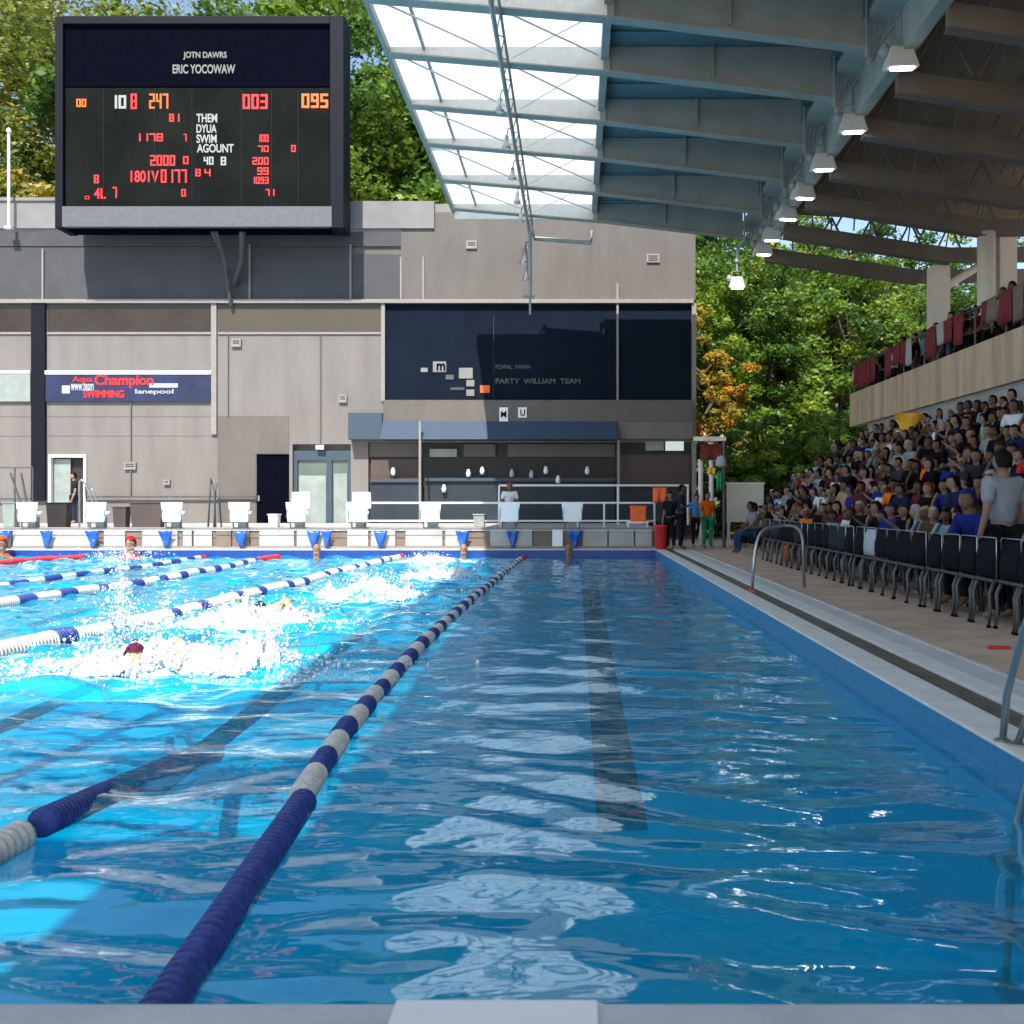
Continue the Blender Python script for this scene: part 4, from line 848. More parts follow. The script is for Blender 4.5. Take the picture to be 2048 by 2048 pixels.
def figure(pose):
    if pose.startswith('sit'):
        J = dict(pel=(0,.1,.55,.13,.11), sp=(0,.1,.74,.10,.08), ch=(0,.07,.94,.12,.09), nk=(0,.05,1.09,.052), h1=(0,.02,1.15,.05), h2=(0,.005,1.22,.05), nose=(0,-.04,1.20,.016))
        for s, n in ((-1,'l'),(1,'r')):
            J['sh'+n] = (s*.18,.07,1.01,.06); J['el'+n] = (s*.24,.01,.77,.042); J['wr'+n] = (s*.17,-.22,.62,.03); J['ha'+n] = (s*.14,-.30,.60,.036,.02); J['fi'+n] = (s*.13,-.37,.58,.024,.014)
            J['hip'+n] = (s*.1,.04,.53,.09); J['kn'+n] = (s*.13,-.36,.52,.062); J['an'+n] = (s*.13,-.33,.1,.04); J['to'+n] = (s*.14,-.46,.04,.035)
        if pose == 'sit_point':
            J['elr'] = (.30,-.12,.86,.042); J['wrr'] = (.2,-.32,1.02,.03); J['har'] = (.15,-.38,1.08,.036,.02); J['fir'] = (.13,-.42,1.14,.022)
        if pose == 'sit_chin':
            J['ell'] = (-.2,-.14,.76,.042); J['wrl'] = (-.08,-.14,.98,.03); J['hal'] = (-.05,-.11,1.06,.036); J['fil'] = (-.03,-.10,1.10,.022)
        if pose == 'sit_lean':
            for q in ('ch','nk','h1','h2','nose','shl','shr'): v = list(J[q]); v[1] -= .20; v[2] -= .05; J[q] = tuple(v)
            v = list(J['sp']); v[1] -= .08; J['sp'] = tuple(v)
            for n, s in (('l',-1),('r',1)): J['el'+n] = (s*.22,-.25,.66,.042); J['wr'+n] = (s*.06,-.36,.60,.03); J['ha'+n] = (s*.03,-.42,.58,.036); J['fi'+n] = (s*.02,-.47,.56,.02)
    else:
        J = dict(pel=(0,0,.95,.135,.1), sp=(0,0,1.13,.10,.08), ch=(0,0,1.34,.12,.085), nk=(0,0,1.50,.052), h1=(0,-.01,1.56,.05), h2=(0,-.02,1.63,.05), nose=(0,-.06,1.61,.016))
        for s, n in ((-1,'l'),(1,'r')):
            J['sh'+n] = (s*.185,0,1.42,.06); J['el'+n] = (s*.24,.03,1.13,.042); J['wr'+n] = (s*.24,-.06,.89,.03); J['ha'+n] = (s*.235,-.09,.80,.034,.02); J['fi'+n] = (s*.23,-.10,.73,.02)
            J['hip'+n] = (s*.1,0,.9,.095); J['kn'+n] = (s*.11,-.01,.5,.062); J['an'+n] = (s*.11,.02,.09,.042); J['to'+n] = (s*.13,-.14,.035,.035)
        if pose == 'stand_fold':
            for n, s in (('l',-1),('r',1)): J['el'+n] = (s*.25,-.04,1.15,.042); J['wr'+n] = (s*.08,-.22,1.2,.03); J['ha'+n] = (-s*.0,-.24,1.22,.034); J['fi'+n] = (-s*.07,-.22,1.23,.02)
    E = [('pel','sp'),('sp','ch'),('ch','nk'),('nk','h1'),('h1','h2'),('h1','nose')]
    for n in 'lr': E += [('ch','sh'+n),('sh'+n,'el'+n),('el'+n,'wr'+n),('wr'+n,'ha'+n),('ha'+n,'fi'+n),('pel','hip'+n),('hip'+n,'kn'+n),('kn'+n,'an'+n),('an'+n,'to'+n)]
    body = skin_mesh('body', J, E, M['skin']); add_head(body, J['h2'][:3])
    def grow(keys, k_, extra=None):
        D = {q: (*J[q][:3], *[r+k_ for r in J[q][3:]]) for q in keys}
        if extra: D.update(extra)
        return D
    lerp = lambda a, b, f_: tuple(J[a][i]+(J[b][i]-J[a][i])*f_ for i in range(3))
    ex = {'sl'+n: (*lerp('sh'+n,'el'+n,.8), .062) for n in 'lr'}
    ex['nk'] = (*lerp('ch','nk',.70), .085, .075)
    S_ = grow(['pel','sp','ch','shl','shr'], .040, ex)
    shirt = skin_mesh('shirt', S_, [('pel','sp'),('sp','ch'),('ch','nk'),('ch','shl'),('ch','shr'),('shl','sll'),('shr','slr')], M['shirt'])
    P_ = grow(['pel','hipl','hipr','knl','knr','anl','anr'], .012)
    pants = skin_mesh('trousers', P_, [('pel','hipl'),('pel','hipr'),('hipl','knl'),('hipr','knr'),('knl','anl'),('knr','anr')], M['pants'])
    return dict(body=body, shirt=shirt, trousers=pants, hair=hair_mesh(J['h2']), hairlong=hair_mesh(J['h2'], True))
FIG = {p: figure(p) for p in ('sit', 'sit_point', 'sit_chin', 'sit_lean', 'stand', 'stand_fold')}
SHIRTS = [('black',(.004,.004,.005),42),('charcoal',(.03,.032,.038),14),('navy',(.01,.018,.07),10),('white',(.62,.65,.72),13),('grey',(.25,.26,.28),7),('light blue',(.20,.42,.62),8),('bright blue',(.01,.26,.52),4),
          ('maroon',(.12,.015,.02),6),('red',(.5,.03,.03),4),('orange',(.75,.18,.01),3),('tan',(.38,.25,.16),6),('royal blue',(.01,.03,.2),3),('dusty pink',(.42,.25,.24),3),('mint green',(.2,.5,.38),2),('brown',(.10,.055,.03),5)]
HAIRS = [('black hair',(.006,.005,.005),60),('brown hair',(.035,.018,.01),18),('blond hair',(.36,.22,.09),5),('grey hair',(.3,.3,.3),4),('a navy cap',(.01,.015,.08),4),('a white cap',(.6,.6,.6),3),('a red cap',(.4,.02,.02),2)]
SKINS = [(.25,.15,.11),(.31,.20,.15),(.13,.07,.045),(.19,.11,.075)]
PANTS = [(.01,.01,.012),(.02,.03,.06),(.12,.1,.08),(.01,.01,.012)]
prn = random.Random(11)
def pick(L): return prn.choices(L, [q[2] for q in L])[0]
def person(pose, loc, rz, label, shirt, hair, pants=None, skin=None, group=None, scale=1, long=False):
    t = thing('person', label, 'person', loc, rz, group); t.scale = (scale,)*3
    b = obj('body', FIG[pose]['body'], t); b.color = (*(skin or prn.choice(SKINS)), 1)
    s_ = obj('shirt', FIG[pose]['shirt'], t); s_.color = (*shirt, 1); p_ = obj('trousers', FIG[pose]['trousers'], t); p_.color = (*(pants or prn.choice(PANTS)), 1)
    h = obj('hair', FIG[pose]['hairlong' if long else 'hair'], t); h.color = (*hair, 1)
    return t
rowname = ['front row','second row','third row','fourth row','fifth row','top row']
for r_, (x, z) in enumerate(ROWS):
    ymin = max(8.5, F*x/905 - .3); y_ = 30.0 - prn.uniform(0, .3); i = 0
    while y_ > ymin and i < len(ORD):
        if not (r_ == 5 and prn.random() < .25):
            sn, sc_, _ = pick(SHIRTS); hn, hc, _ = pick(HAIRS); lg = prn.random() < .35 and 'cap' not in hn
            pose = prn.choices(['sit','sit_point','sit_chin','sit_lean'], [5,2,3,3])[0]
            cap = hn if 'cap' in hn else ('long ' + hn if lg else 'short ' + hn)
            person(pose, (x+prn.uniform(-.06,.12), y_, z+prn.uniform(-.01,.03)), R(-90 + prn.gauss(18, 22)), f'{rowname[r_]} spectator in {sn} shirt, {cap}, {ORD[i]} from far end',
                   sc_, hc, group='spectators in the lower stand', scale=prn.uniform(.84,.96), long=lg); i += 1
        y_ -= prn.uniform(.35, .46)
i = 0
for (x, z, y1, st_, dn) in ((9.48, 4.38, 31.4, .75, 'balcony front row'), (10.4, 4.75, 30.0, .8, 'balcony second row')):
    y_ = y1; i = 0
    while y_ > F*x/905 - .5:
        sn, sc_, _ = pick(SHIRTS[:8]+SHIRTS[7:9]); hn, hc, _ = pick(HAIRS[:2])
        pose = 'stand' if x < 10 and prn.random() < .75 else 'sit'
        person(pose, (x+prn.uniform(-.05,.15), y_, z + (.0 if pose == 'stand' else .33)), R(-90+prn.gauss(10,20)), f'{dn} spectator in {sn} shirt, {hn}, {ORD[i]} from far end', sc_, hc,
               group='spectators on the upper balcony', scale=prn.uniform(.92,1.0)); i += 1
        y_ -= prn.uniform(.5, .9)
# named people on the deck
person('stand', (4.78, 10.9, 0), R(200), 'large person in a light grey shirt standing behind the black seats at the right edge', (.24,.26,.30), (.006,.005,.005), scale=1.08)
person('sit_lean', (4.95, 11.9, .05), R(-70), 'person in a navy cap and blue jacket beside the large grey shirt', (.01,.02,.16), (.01,.02,.12), scale=1.1)
person('stand', (2.72, 27.7, 0), R(-40), 'shorter person in black at the pool corner facing the taller one', (.006,.006,.01), (.005,.005,.005), (.006,.006,.008), scale=.93)
person('stand_fold', (3.0, 27.5, 0), R(80), 'taller person in dark navy at the pool corner beside the railing', (.012,.02,.04), (.005,.005,.005), (.008,.008,.012), scale=1.04)
person('stand', (3.85, 28.3, 0), R(20), 'person in an orange shirt standing behind the pool corner pair', (.75,.12,.01), (.008,.006,.005), (.01,.25,.1), scale=.93)
person('stand', (3.62, 29.0, 0), R(10), 'person in a blue shirt half hidden by the orange shirt', (.05,.25,.5), (.02,.01,.008), scale=.9)
person('stand', (5.7, 28.6, 0), R(-60), 'person in a red shirt at the far end of the seat row', (.55,.02,.03), (.01,.008,.008), scale=.88)
person('sit', (4.55, 25.3, 0), R(-80), 'person in a grey shirt seated low before the pale portable wall', (.2,.2,.22), (.01,.008,.008), (.02,.05,.12))
person('sit', (at(962,0,30.2)[0], 30.2, TZ-.0), R(10), 'person in a white shirt and red cap seated behind a starting block', (.7,.7,.74), (.4,.02,.02))
person('stand', (at(140,0,33.5)[0], 33.5, TZ), R(-60), 'dark dressed person standing in the left doorway', (.02,.02,.025), (.006,.005,.005))

# chairs: the long row with dark backs
def chair(label, fab):
    t = thing('chair', label, 'chair', (0,0,0), 0, 'chairs in the long row beside the pool')
    k = MB(); vs = []; fs = []
    for i in range(7):
        u = -.25 + .0833*i
        for j in range(5):
            z = .53 + .39*j/4; vs.append((-.02 - .02*math.cos(u*6) + .05*(j/4)-.03*math.sin(j*.8), u, z))
    for i in range(6):
        for j in range(4): q = i*5+j; fs.append((q, q+1, q+6, q+5))
    k.add(vs, fs); bk = k.build('backrest', fab, t, smooth=True); sm = bk.modifiers.new('s', 'SOLIDIFY'); sm.thickness = .03
    MB().box(.02, .44, -.23, .23, .46, .50).build('seat', fab, t, bevel=.015)
    MB().tube([(.0,-.255,.48),(.0,-.255,.925),(.0,-.24,.94),(.0,.24,.94),(.0,.255,.925),(.0,.255,.48)], .007, 8).build('back_frame', M['steel'], t, smooth=True)
    MB().tube([(-.02,-.26,.49),(-.02,.26,.49)], .02, 8).build('seat_frame', M['darksteel'], t)
    for s in (-1, 1):
        MB().tube([(.0,s*.22,.49),(-.06,s*.225,.36),(-.05,s*.225,.2),(-.07,s*.23,.01)], [.024,.022,.019,.017], 8).build('leg', M['darksteel'], t, smooth=True)
        MB().tube([(.42,s*.21,.47),(.43,s*.21,.2),(.46,s*.22,.01)], [.022,.019,.017], 8).build('leg', M['darksteel'], t, smooth=True)
        MB().lathe([(.026,0),(.026,.02),(.015,.03)], 10, c=(-.07,s*.23,.002)).build('foot', M['blackfab'], t)
    return t
cA = chair('a', M['blackfab']); cB = chair('b', M['tealfab']); cC = chair('c', M['greyfab'])
i = 0; y_ = 22.4; used = set()
crow = random.Random(5)
while y_ > 9.0:
    kind = 'A' if y_ < 13.2 or crow.random() < .35 else ('C' if 14.6 < y_ < 15.9 or crow.random() < .06 else 'B')
    src = dict(A=cA, B=cB, C=cC)[kind]; nm = dict(A='black', B='dark teal', C='pale towel draped')[kind]
    lb = f'{nm} chair in the row beside the pool, {ORD[i]} from its far end'; loc = (4.42 + crow.uniform(-.015,.015), y_, 0)
    if kind not in used: used.add(kind); src.location = loc; src['label'] = lb; src.rotation_euler = (0,0,0)
    else: dup(src, loc, crow.uniform(-.06,.06), lb)
    y_ -= .52; i += 1
# clutter on the right deck
t = thing('portable_wall', 'pale beige portable wall panel on legs beyond the pool corner', 'panel', (0, 29.5, 0))
a = at(1372, 985, 29.5); b = at(1441, 914, 29.5)
MB().box(a[0], b[0], 0, .08, a[1], b[1]).build('panel', M['column'], t); MB().box(a[0]-.03, b[0]+.03, -.02, .1, b[1], b[1]+.06).build('top_rail', M['white'], t)
for x in (a[0]+.05, b[0]-.05): MB().box(x-.04, x+.04, 0, .08, 0, a[1]).build('leg', M['white'], t)
t = thing('pole', 'grey steel pole with a small lamp head beyond the pool corner', 'pole', (at(1366,0,28.6)[0], 28.6, 0))
MB().tube([(0,0,0),(0,0,at(0,826,28.6)[1])], .05, 8).build('pole', M['darksteel'], t); MB().box(-.9, .05, -.05, .05, at(0,832,28.6)[1], at(0,824,28.6)[1]).build('arm', M['steel'], t); MB().lathe([(.05,0),(.18,.05),(.12,.3),(.03,.35)], 12, c=(-.08,0,at(0,882,28.6)[1])).build('lamp', M['greyfab'], t, smooth=True)
for x, y0, y1, nn, mm, la in ((1342, 838, 980, 'pole', 'white', 'white post just left of the grey pole beyond the pool corner'), (1322, 870, 985, 'pole', 'column', 'cream post beside the building corner')):
    t = thing(nn, la, 'pole', (at(x,0,29)[0], 29, 0)); MB().tube([(0,0,0),(0,0,at(0,y0,29)[1])], .07, 10).build('shaft', M[mm], t); MB().lathe([(.09,0),(.09,.05)], 12, c=(0,0,at(0,y0,29)[1])).build('cap', M[mm], t)
def cloth(name, x0, x1, y0, y1, Y, m, label, cat, z=None):
    a = at(x0, y1, Y); b = at(x1, y0, Y); k = MB(); vs = []; fs = []; n = 8
    for i in range(n+1):
        for j in range(5): vs.append((a[0]+(b[0]-a[0])*i/n, .05*math.sin(i*1.4+j*.5)*(j/4), b[1]+(a[1]-b[1])*j/4))
    for i in range(n):
        for j in range(4): q = i*5+j; fs.append((q, q+1, q+6, q+5))
    k.add(vs, fs); o = k.build(name, m, smooth=True); o.location = (0, Y, 0); sm = o.modifiers.new('s','SOLIDIFY'); sm.thickness = .02
    return tag(o, label, cat)
cloth('cloth', 1322, 1365, 838, 868, 28.65, M['redcloth'], 'dull red cloth hanging from the arm of the grey pole', 'cloth')
cloth('flag', 1352, 1362, 890, 925, 28.5, M['green'], 'small green flag beside the grey pole', 'flag'); cloth('flag', 1335, 1350, 882, 895, 28.5, M['yellow'], 'small yellow flag left of the green flag', 'flag')
cloth('board', 1232, 1258, 920, 948, 28.9, M['orange'], 'bright orange board behind the dark pair at the pool corner', 'board')
t = thing('orange_crate', 'orange crate on the white ledge near the right end of the terrace', 'crate', (at(1204,0,28.6)[0], 28.6, at(0,984,28.6)[1]))
MB().box(-.22,.22,-.15,.15,0,.44).build('box', M['orange'], t, bevel=.02); MB().box(-.24,.24,-.17,.17,.40,.46).build('rim', M['orange'], t, bevel=.01)
t = thing('litter_bin', 'tapered red bin at the foot of the dark pair', 'bin', (at(1246,0,27.9)[0], 27.75, .005))
k = MB(); k.lathe([(.13,0),(.15,.02),(.19,.62),(.215,.64),(.215,.68),(.18,.68),(.17,.6)], 16); k.build('body', M['red'], t, smooth=True); MB().lathe([(.17,.62),(.17,.63)], 16).build('liner', M['blackfab'], t)
t = thing('shelf_table', 'white ledge table carrying the orange crate', 'table', (at(1204,0,28.6)[0], 28.6, TZ))
zt = at(0,984,28.6)[1]-TZ; MB().box(-.35,.3,-.2,.2,zt-.05,zt).build('top', M['white'], t)
for x in (-.3,.25):
    for y in (-.17,.17): MB().box(x-.02,x+.02,y-.02,y+.02,0,zt-.05).build('leg', M['white'], t)
# small crates and bins along the terrace
for j, (x, y0, y1, wd, mm, la) in enumerate(((280, 950, 995, 62, 'brownboard', 'large brown crate between the second and third starting blocks'), (230, 958, 995, 26, 'brownboard', 'smaller brown box left of the large brown crate'), (112, 950, 995, 40, 'darkint', 'black equipment box below the left doorway'),
        (518, 972, 996, 18, 'whitep', 'small white tub in front of the dark door'), (22, 950, 996, 24, 'frost', 'pale lilac seat back at the left edge'), (905, 972, 996, 22, 'frost', 'pale low tub left of the block with a red cap person'))):
    Yc = 28.75 + .07*j; X_ = at(x,0,Yc)[0]; z1 = at(0,y0,Yc)[1]-TZ; hw = wd/2*Yc/F
    t = thing('storage_box' if j < 3 else 'tub', la, 'box' if j < 3 else 'tub', (X_, Yc, TZ))
    MB().hexa([(-hw*.86,-.15,0),(hw*.86,-.15,0),(hw*.86,.15,0),(-hw*.86,.15,0),(-hw,-.17,z1),(hw,-.17,z1),(hw,.17,z1),(-hw,.17,z1)]).build('box', M[mm], t, bevel=.02); MB().box(-hw-.02,hw+.02,-.19,.19,z1,z1+.035).build('lid', M[mm], t, bevel=.01)
# flag in the stand
k = MB(); vs = []; fs = []
a = at(1687, 778, 24.5); b = at(1748, 780, 24.5); c_ = at(1708, 828, 24.5)
n = 10
for i in range(n+1):
    for j in range(n+1-i):
        u, v = i/n, j/n; x = a[0]+(b[0]-a[0])*u+(c_[0]-a[0])*v; z = a[1]+(b[1]-a[1])*u+(c_[1]-a[1])*v; vs.append((x, .06*math.sin(u*7+v*4), z))
ids = {}; q = 0
for i in range(n+1):
    for j in range(n+1-i): ids[i, j] = q; q += 1
for i in range(n):
    for j in range(n-i):
        fs.append((ids[i,j], ids[i+1,j], ids[i,j+1]))
        if j < n-i-1: fs.append((ids[i+1,j], ids[i+1,j+1], ids[i,j+1]))
k.add(vs, fs); t = thing('flag', 'yellow and orange triangular flag held up in the stand', 'flag', (0, 24.5, 0)); f_ = k.build('cloth', M['yellow'], t, smooth=True); sm = f_.modifiers.new('s','SOLIDIFY'); sm.thickness = .015
MB().tube([(b[0],0,b[1]+.05),(b[0]-.05,.02,b[1]-1.1)], .015, 6).build('stick', M['column'], t)
tag(MB().hexa([(0,0,.003),(.22,.02,.003),(.24,.1,.003),(.02,.08,.003),(.01,.01,.03),(.2,.03,.025),(.22,.09,.02),(.03,.07,.03)]).build('red_rag', M['red'], bevel=.008), 'small red rag lying on the deck near the right edge', 'rag').location = (3.68, 8.7, 0)
# bags under the chairs
for j, (x, y_, mm, la) in enumerate(((4.9, 20.6, 'brownboard', 'dark brown bag under the far chairs'), (4.95, 18.7, 'blackfab', 'black bag under the chairs'), (4.9, 22.3, 'orange', 'upright orange bag at the far end of the chair row'), (4.9, 16.6, 'board_brown', 'tan bag under the middle chairs'))):
    hgt = .55 if mm == 'orange' else .24; k = MB(); k.lathe([(.10,0),(.17,.04),(.19,hgt*.5),(.15,hgt*.9),(.05,hgt)], 14); o = k.build('bag', M[mm], smooth=True, bevel=0); o.location = (x, y_, .002); tag(o, la, 'bag')

# ------------------------------------------------------------------ swimmers and splashes
def swimmer(loc, rz, label, cap, suit=None, up=True):
    J = dict(pel=(0,.95,-.06,.12,.09), sp=(0,.65,-.03,.12,.09), ch=(0,.38,.02,.16,.10), nk=(0,.18,.04,.06), h1=(0,.08,.05,.06), h2=(0,.0,.055,.06), shl=(-.2,.32,.04,.065), shr=(.2,.32,.08,.07),
             ell=(-.28,-.05,-.12,.045), wrl=(-.22,-.32,-.2,.035), hal=(-.2,-.42,-.22,.035), elr=(.38,.16,.20,.05), wrr=(.36,-.12,.10,.034), har=(.35,-.22,.04,.036),
             hil=(-.1,1.05,-.08,.09), knl=(-.12,1.45,-.12,.065), anl=(-.1,1.85,-.10,.045), tol=(-.1,2.02,-.08,.04), hir=(.1,1.05,-.08,.09), knr=(.12,1.45,-.05,.065), anr=(.12,1.85,-.16,.045), tor=(.12,2.02,-.18,.04))
    for q in range(4): J['f%d' % q] = (.32+.022*q, -.30+.006*q, .01, .009)
    E = [('pel','sp'),('sp','ch'),('ch','nk'),('nk','h1'),('h1','h2'),('ch','shl'),('ch','shr'),('shl','ell'),('ell','wrl'),('wrl','hal'),('shr','elr'),('elr','wrr'),('wrr','har'),('pel','hil'),('hil','knl'),('knl','anl'),('anl','tol'),('pel','hir'),('hir','knr'),('knr','anr'),('anr','tor')] + [('har','f%d' % q) for q in range(4)]
    t = thing('person', label, 'person', loc, rz, 'swimmers racing in the pool')
    bmz = skin_mesh('body', J, E, M['skin'], 2); add_head(bmz, (0,-.03,.07)); b = obj('body', bmz, t); b.color = (.62,.30,.15,1)
    h = obj('swim_cap', hair_mesh((0,-.03,.07)), t); h.color = (*cap, 1)
    h.scale = (1.08,1.08,1.08)
    s_ = obj('swimsuit', skin_mesh('suit', {'a': (0,.97,-.06,.13,.10), 'b': (0,.8,-.045,.128,.1), 'c': (-.1,1.08,-.08,.098), 'd': (.1,1.08,-.08,.098)}, [('a','b'),('a','c'),('a','d')], M['shirt']), t); s_.color = (.01,.02,.05,1)
    return t
swimmer((-3.98, 8.85, WZ+.04), R(25), 'nearest swimmer with a dark maroon cap in the biggest splash', (.09,.01,.04))
swimmer((-4.25, 13.2, WZ-.02), R(20), 'second swimmer with a dark cap behind the nearest splash', (.02,.02,.03))
swimmer((-3.6, 16.0, WZ+.02), R(15), 'third swimmer nearly hidden by the farther splash', (.02,.05,.05))
def head_in_water(x, y, Y, cap, label, arms=False):
    J = dict(ch=(0,0,-.25,.15,.1), nk=(0,0,-.08,.055), h1=(0,-.01,0,.078), h2=(0,-.01,.1,.088), no=(0,-.12,.02,.015), shl=(-.18,0,-.15,.06), shr=(.18,0,-.15,.06))
    J.update(ell=(-.26,-.05,-.3,.04), wrl=(-.3,-.25,-.25,.032), hal=(-.3,-.32,-.24,.036), elr=(.26,-.05,-.3,.04), wrr=(.3,-.25,-.25,.032), har=(.3,-.32,-.24,.036))
    E = [('ch','nk'),('nk','h1'),('h1','h2'),('h1','no'),('ch','shl'),('ch','shr'),('shl','ell'),('ell','wrl'),('wrl','hal'),('shr','elr'),('elr','wrr'),('wrr','har')]
    t = thing('person', label, 'person', (at(x,0,Y)[0], Y, WZ+.12), R(0), 'swimmers waiting at the far pool wall')
    bmz = skin_mesh('body', J, E, M['skin']); add_head(bmz, (0,-.01,.1)); b = obj('body', bmz, t); b.color = (.3,.16,.1,1); t.scale = (1.25,)*3
    if arms:
        q_ = obj('swimsuit', skin_mesh('suit', {'a': (0,0,-.4,.17,.13), 'b': (0,0,-.14,.16,.12), 'c': (-.19,0,-.12,.08), 'd': (.19,0,-.12,.08)}, [('a','b'),('b','c'),('b','d')], M['shirt']), t); q_.color = (*cap, 1); t.scale = (1.5,)*3; t.location.z += .12; h = obj('swim_cap', hair_mesh((0,-.01,.1)), t); h.color = (*cap, 1); h.scale = (1.1,1.1,1.1)
    return t
head_in_water(247, 0, 27.1, (.55,.01,.015), 'swimmer with a red cap at the far wall, left of centre', True)
head_in_water(875, 0, 27.15, (.02,.01,.01), 'swimmer with a black cap under the pennant right of centre')
head_in_water(1073, 0, 27.15, (.10,.01,.01), 'swimmer with a dark red cap under the last starting block')
head_in_water(598, 0, 27.15, (.35,.01,.03), 'swimmer with a crimson cap below the glass door')
head_in_water(4, 0, 27.15, (.75,.08,.01), 'swimmer with an orange cap at the left edge', True)
def water_white():
    m = bpy.data.materials.new('splash_water'); m.use_nodes = True; t = m.node_tree; p = t.nodes['Principled BSDF']
    p.inputs['Base Color'].default_value = (.86, .90, .93, 1); p.inputs['Roughness'].default_value = .35
    p.inputs['Subsurface Weight'].default_value = .0
    o = t.nodes['Material Output']; tr = N(t, 'ShaderNodeBsdfTranslucent'); tr.inputs[0].default_value = (.92,.97,1,1)
    mx = N(t, 'ShaderNodeMixShader'); mx.inputs[0].default_value = .2
    t.links.new(p.outputs[0], mx.inputs[1]); t.links.new(tr.outputs[0], mx.inputs[2]); t.links.new(mx.outputs[0], o.inputs[0]); return m
M['splash'] = water_white()
def ico(sub):
    bm = bmesh.new(); bmesh.ops.create_icosphere(bm, subdivisions=sub, radius=1); v = np.array([q.co[:] for q in bm.verts], dtype=np.float32)
    f_ = np.array([[x.index for x in q.verts] for q in bm.faces], dtype=np.int32); bm.free(); return v, f_
ICO1, ICO2 = ico(1), ico(2)
def np_mesh(name, co, tri, m, smooth=True):
    me = bpy.data.meshes.new(name); k = tri.shape[1]
    me.vertices.add(len(co)); me.vertices.foreach_set('co', co.astype(np.float32).ravel()); me.loops.add(tri.size); me.loops.foreach_set('vertex_index', tri.ravel().astype(np.int32))
    me.polygons.add(len(tri)); me.polygons.foreach_set('loop_start', np.arange(0, tri.size, k, dtype=np.int32)); me.update(calc_edges=True)
    if smooth: me.shade_smooth()
    me.materials.append(m); return me
def blobs(P, Rr, seed, stretch=None):
    v, f_ = ICO1; r = np.random.RandomState(seed); n = len(P); V = np.repeat(v[None], n, 0)
    V = V * (1 + r.uniform(-.32, .32, (n, len(v), 1)))
    sc = np.ones((n, 1, 3)) * r.uniform(.6, 1.5, (n, 1, 3))
    V = V * sc * Rr[:, None, None] + P[:, None, :]
    T = f_[None] + (np.arange(n)*len(v))[:, None, None]
    return V.reshape(-1, 3), T.reshape(-1, 3)
from mathutils import noise as _n
def fbm(x, y, s_, sd): return _n.fractal(Vector((x*s_, y*s_, sd*7.3)), .8, 2.1, 5)
def splash(cx, cy, hx, hy, h, seed, n, label, drops=900, dh=1.0, peaks=5, sheet=True):
    r = np.random.RandomState(seed); pk = [(r.uniform(-.85,.85)*hx, r.uniform(-.45,.45)*hy, r.uniform(.3,1)*h*(.6 if i else 1), r.uniform(.10,.24)*hx) for i in range(peaks)]
    def H(x, y):
        e_ = np.exp(-(x/hx)**2*2.2 - (y/hy)**2*2.2)*h*.30
        for a, b, hh, s_ in pk: e_ = np.maximum(e_, hh*np.exp(-np.abs((x-a)/s_)**1.5 - np.abs((y-b)/(s_*1.1))**1.5))
        return e_
    CO = []; TR = []; off = 0
    if sheet:
        st_ = .016; xs = np.arange(-hx*1.5, hx*1.5, st_); ys = np.arange(-hy*1.5, hy*1.5, st_*1.4); X, Y = np.meshgrid(xs, ys)
        nz = np.array([[fbm(x, y, 3.2, seed) for x in xs] for y in ys]); n2 = np.array([[fbm(x, y, 13, seed+3) for x in xs] for y in ys])
        base = H(X, Y); fall = 1.15 - np.sqrt((X/hx)**2 + (Y/hy)**2)
        m_ = fall*.55 + nz*.42 + n2*.12
        Z = np.clip(base*(.75 + .9*n2 + .35*nz), 0, None) + .02 + .035*n2*np.clip(m_*3, 0, 1)
        keep = m_ > .12; Z = np.where(m_ > .22, Z, Z*.4 - .005)
        JX = X + n2*.05; JY = Y + nz*.04
        idx = -np.ones(X.shape, int); idx[keep] = np.arange(keep.sum()); co = np.stack([JX[keep], JY[keep], Z[keep]], 1)
        q = np.stack([idx[:-1,:-1], idx[:-1,1:], idx[1:,1:], idx[1:,:-1]], -1).reshape(-1, 4); q = q[(q >= 0).all(1)]
        tr = np.concatenate([q[:, :3], q[:, [0, 2, 3]]]); CO.append(co); TR.append(tr); off = len(co)
    x = r.normal(0, hx*.62, n); y = r.normal(0, hy*.6, n); hz = H(x, y); z = hz*r.uniform(.8, 1.35, n) + np.abs(r.normal(0, .02, n))
    P = np.stack([x + r.normal(0,.02,n), y, z], 1); Rr = np.minimum(np.abs(r.gamma(1.6, .0042, n)) + .003, .026)
    d = drops; ang = r.uniform(0, 2*np.pi, d); pick_ = r.randint(0, peaks, d); px = np.array([pk[i][0] for i in pick_]); py = np.array([pk[i][1] for i in pick_]); ph = np.array([pk[i][2] for i in pick_])
    rad = np.abs(r.normal(0, .32, d))*hx; dz = ph*.6 + np.abs(r.normal(0, .30, d))*dh*h + .02
    P2 = np.stack([px + np.cos(ang)*rad*1.2, py + np.sin(ang)*rad*.7, dz*np.exp(-rad*.5)], 1); R2 = np.abs(r.gamma(1.4, .0030, d)) + .0022
    P = np.concatenate([P, P2]); Rr = np.concatenate([Rr, R2]); co, tri = blobs(P, Rr, seed); CO.append(co); TR.append(tri+off)
    o = obj('splash', np_mesh('splash', np.concatenate(CO), np.concatenate(TR), M['splash'])); o.location = (cx, cy, WZ); tag(o, label, 'splash', kind='stuff')
splash(-3.75, 9.0, 1.15, .55, .60, 1, 3000, 'biggest white splash of the nearest swimmer', 1300, 1.2, 11)
splash(-4.0, 12.4, .95, .6, .42, 2, 1800, 'second white splash in the middle of the lane', 800, 1.1, 9)
splash(-3.3, 15.8, .85, .7, .60, 3, 2000, 'third white splash rising left of the nearest rope', 700, .9, 9)
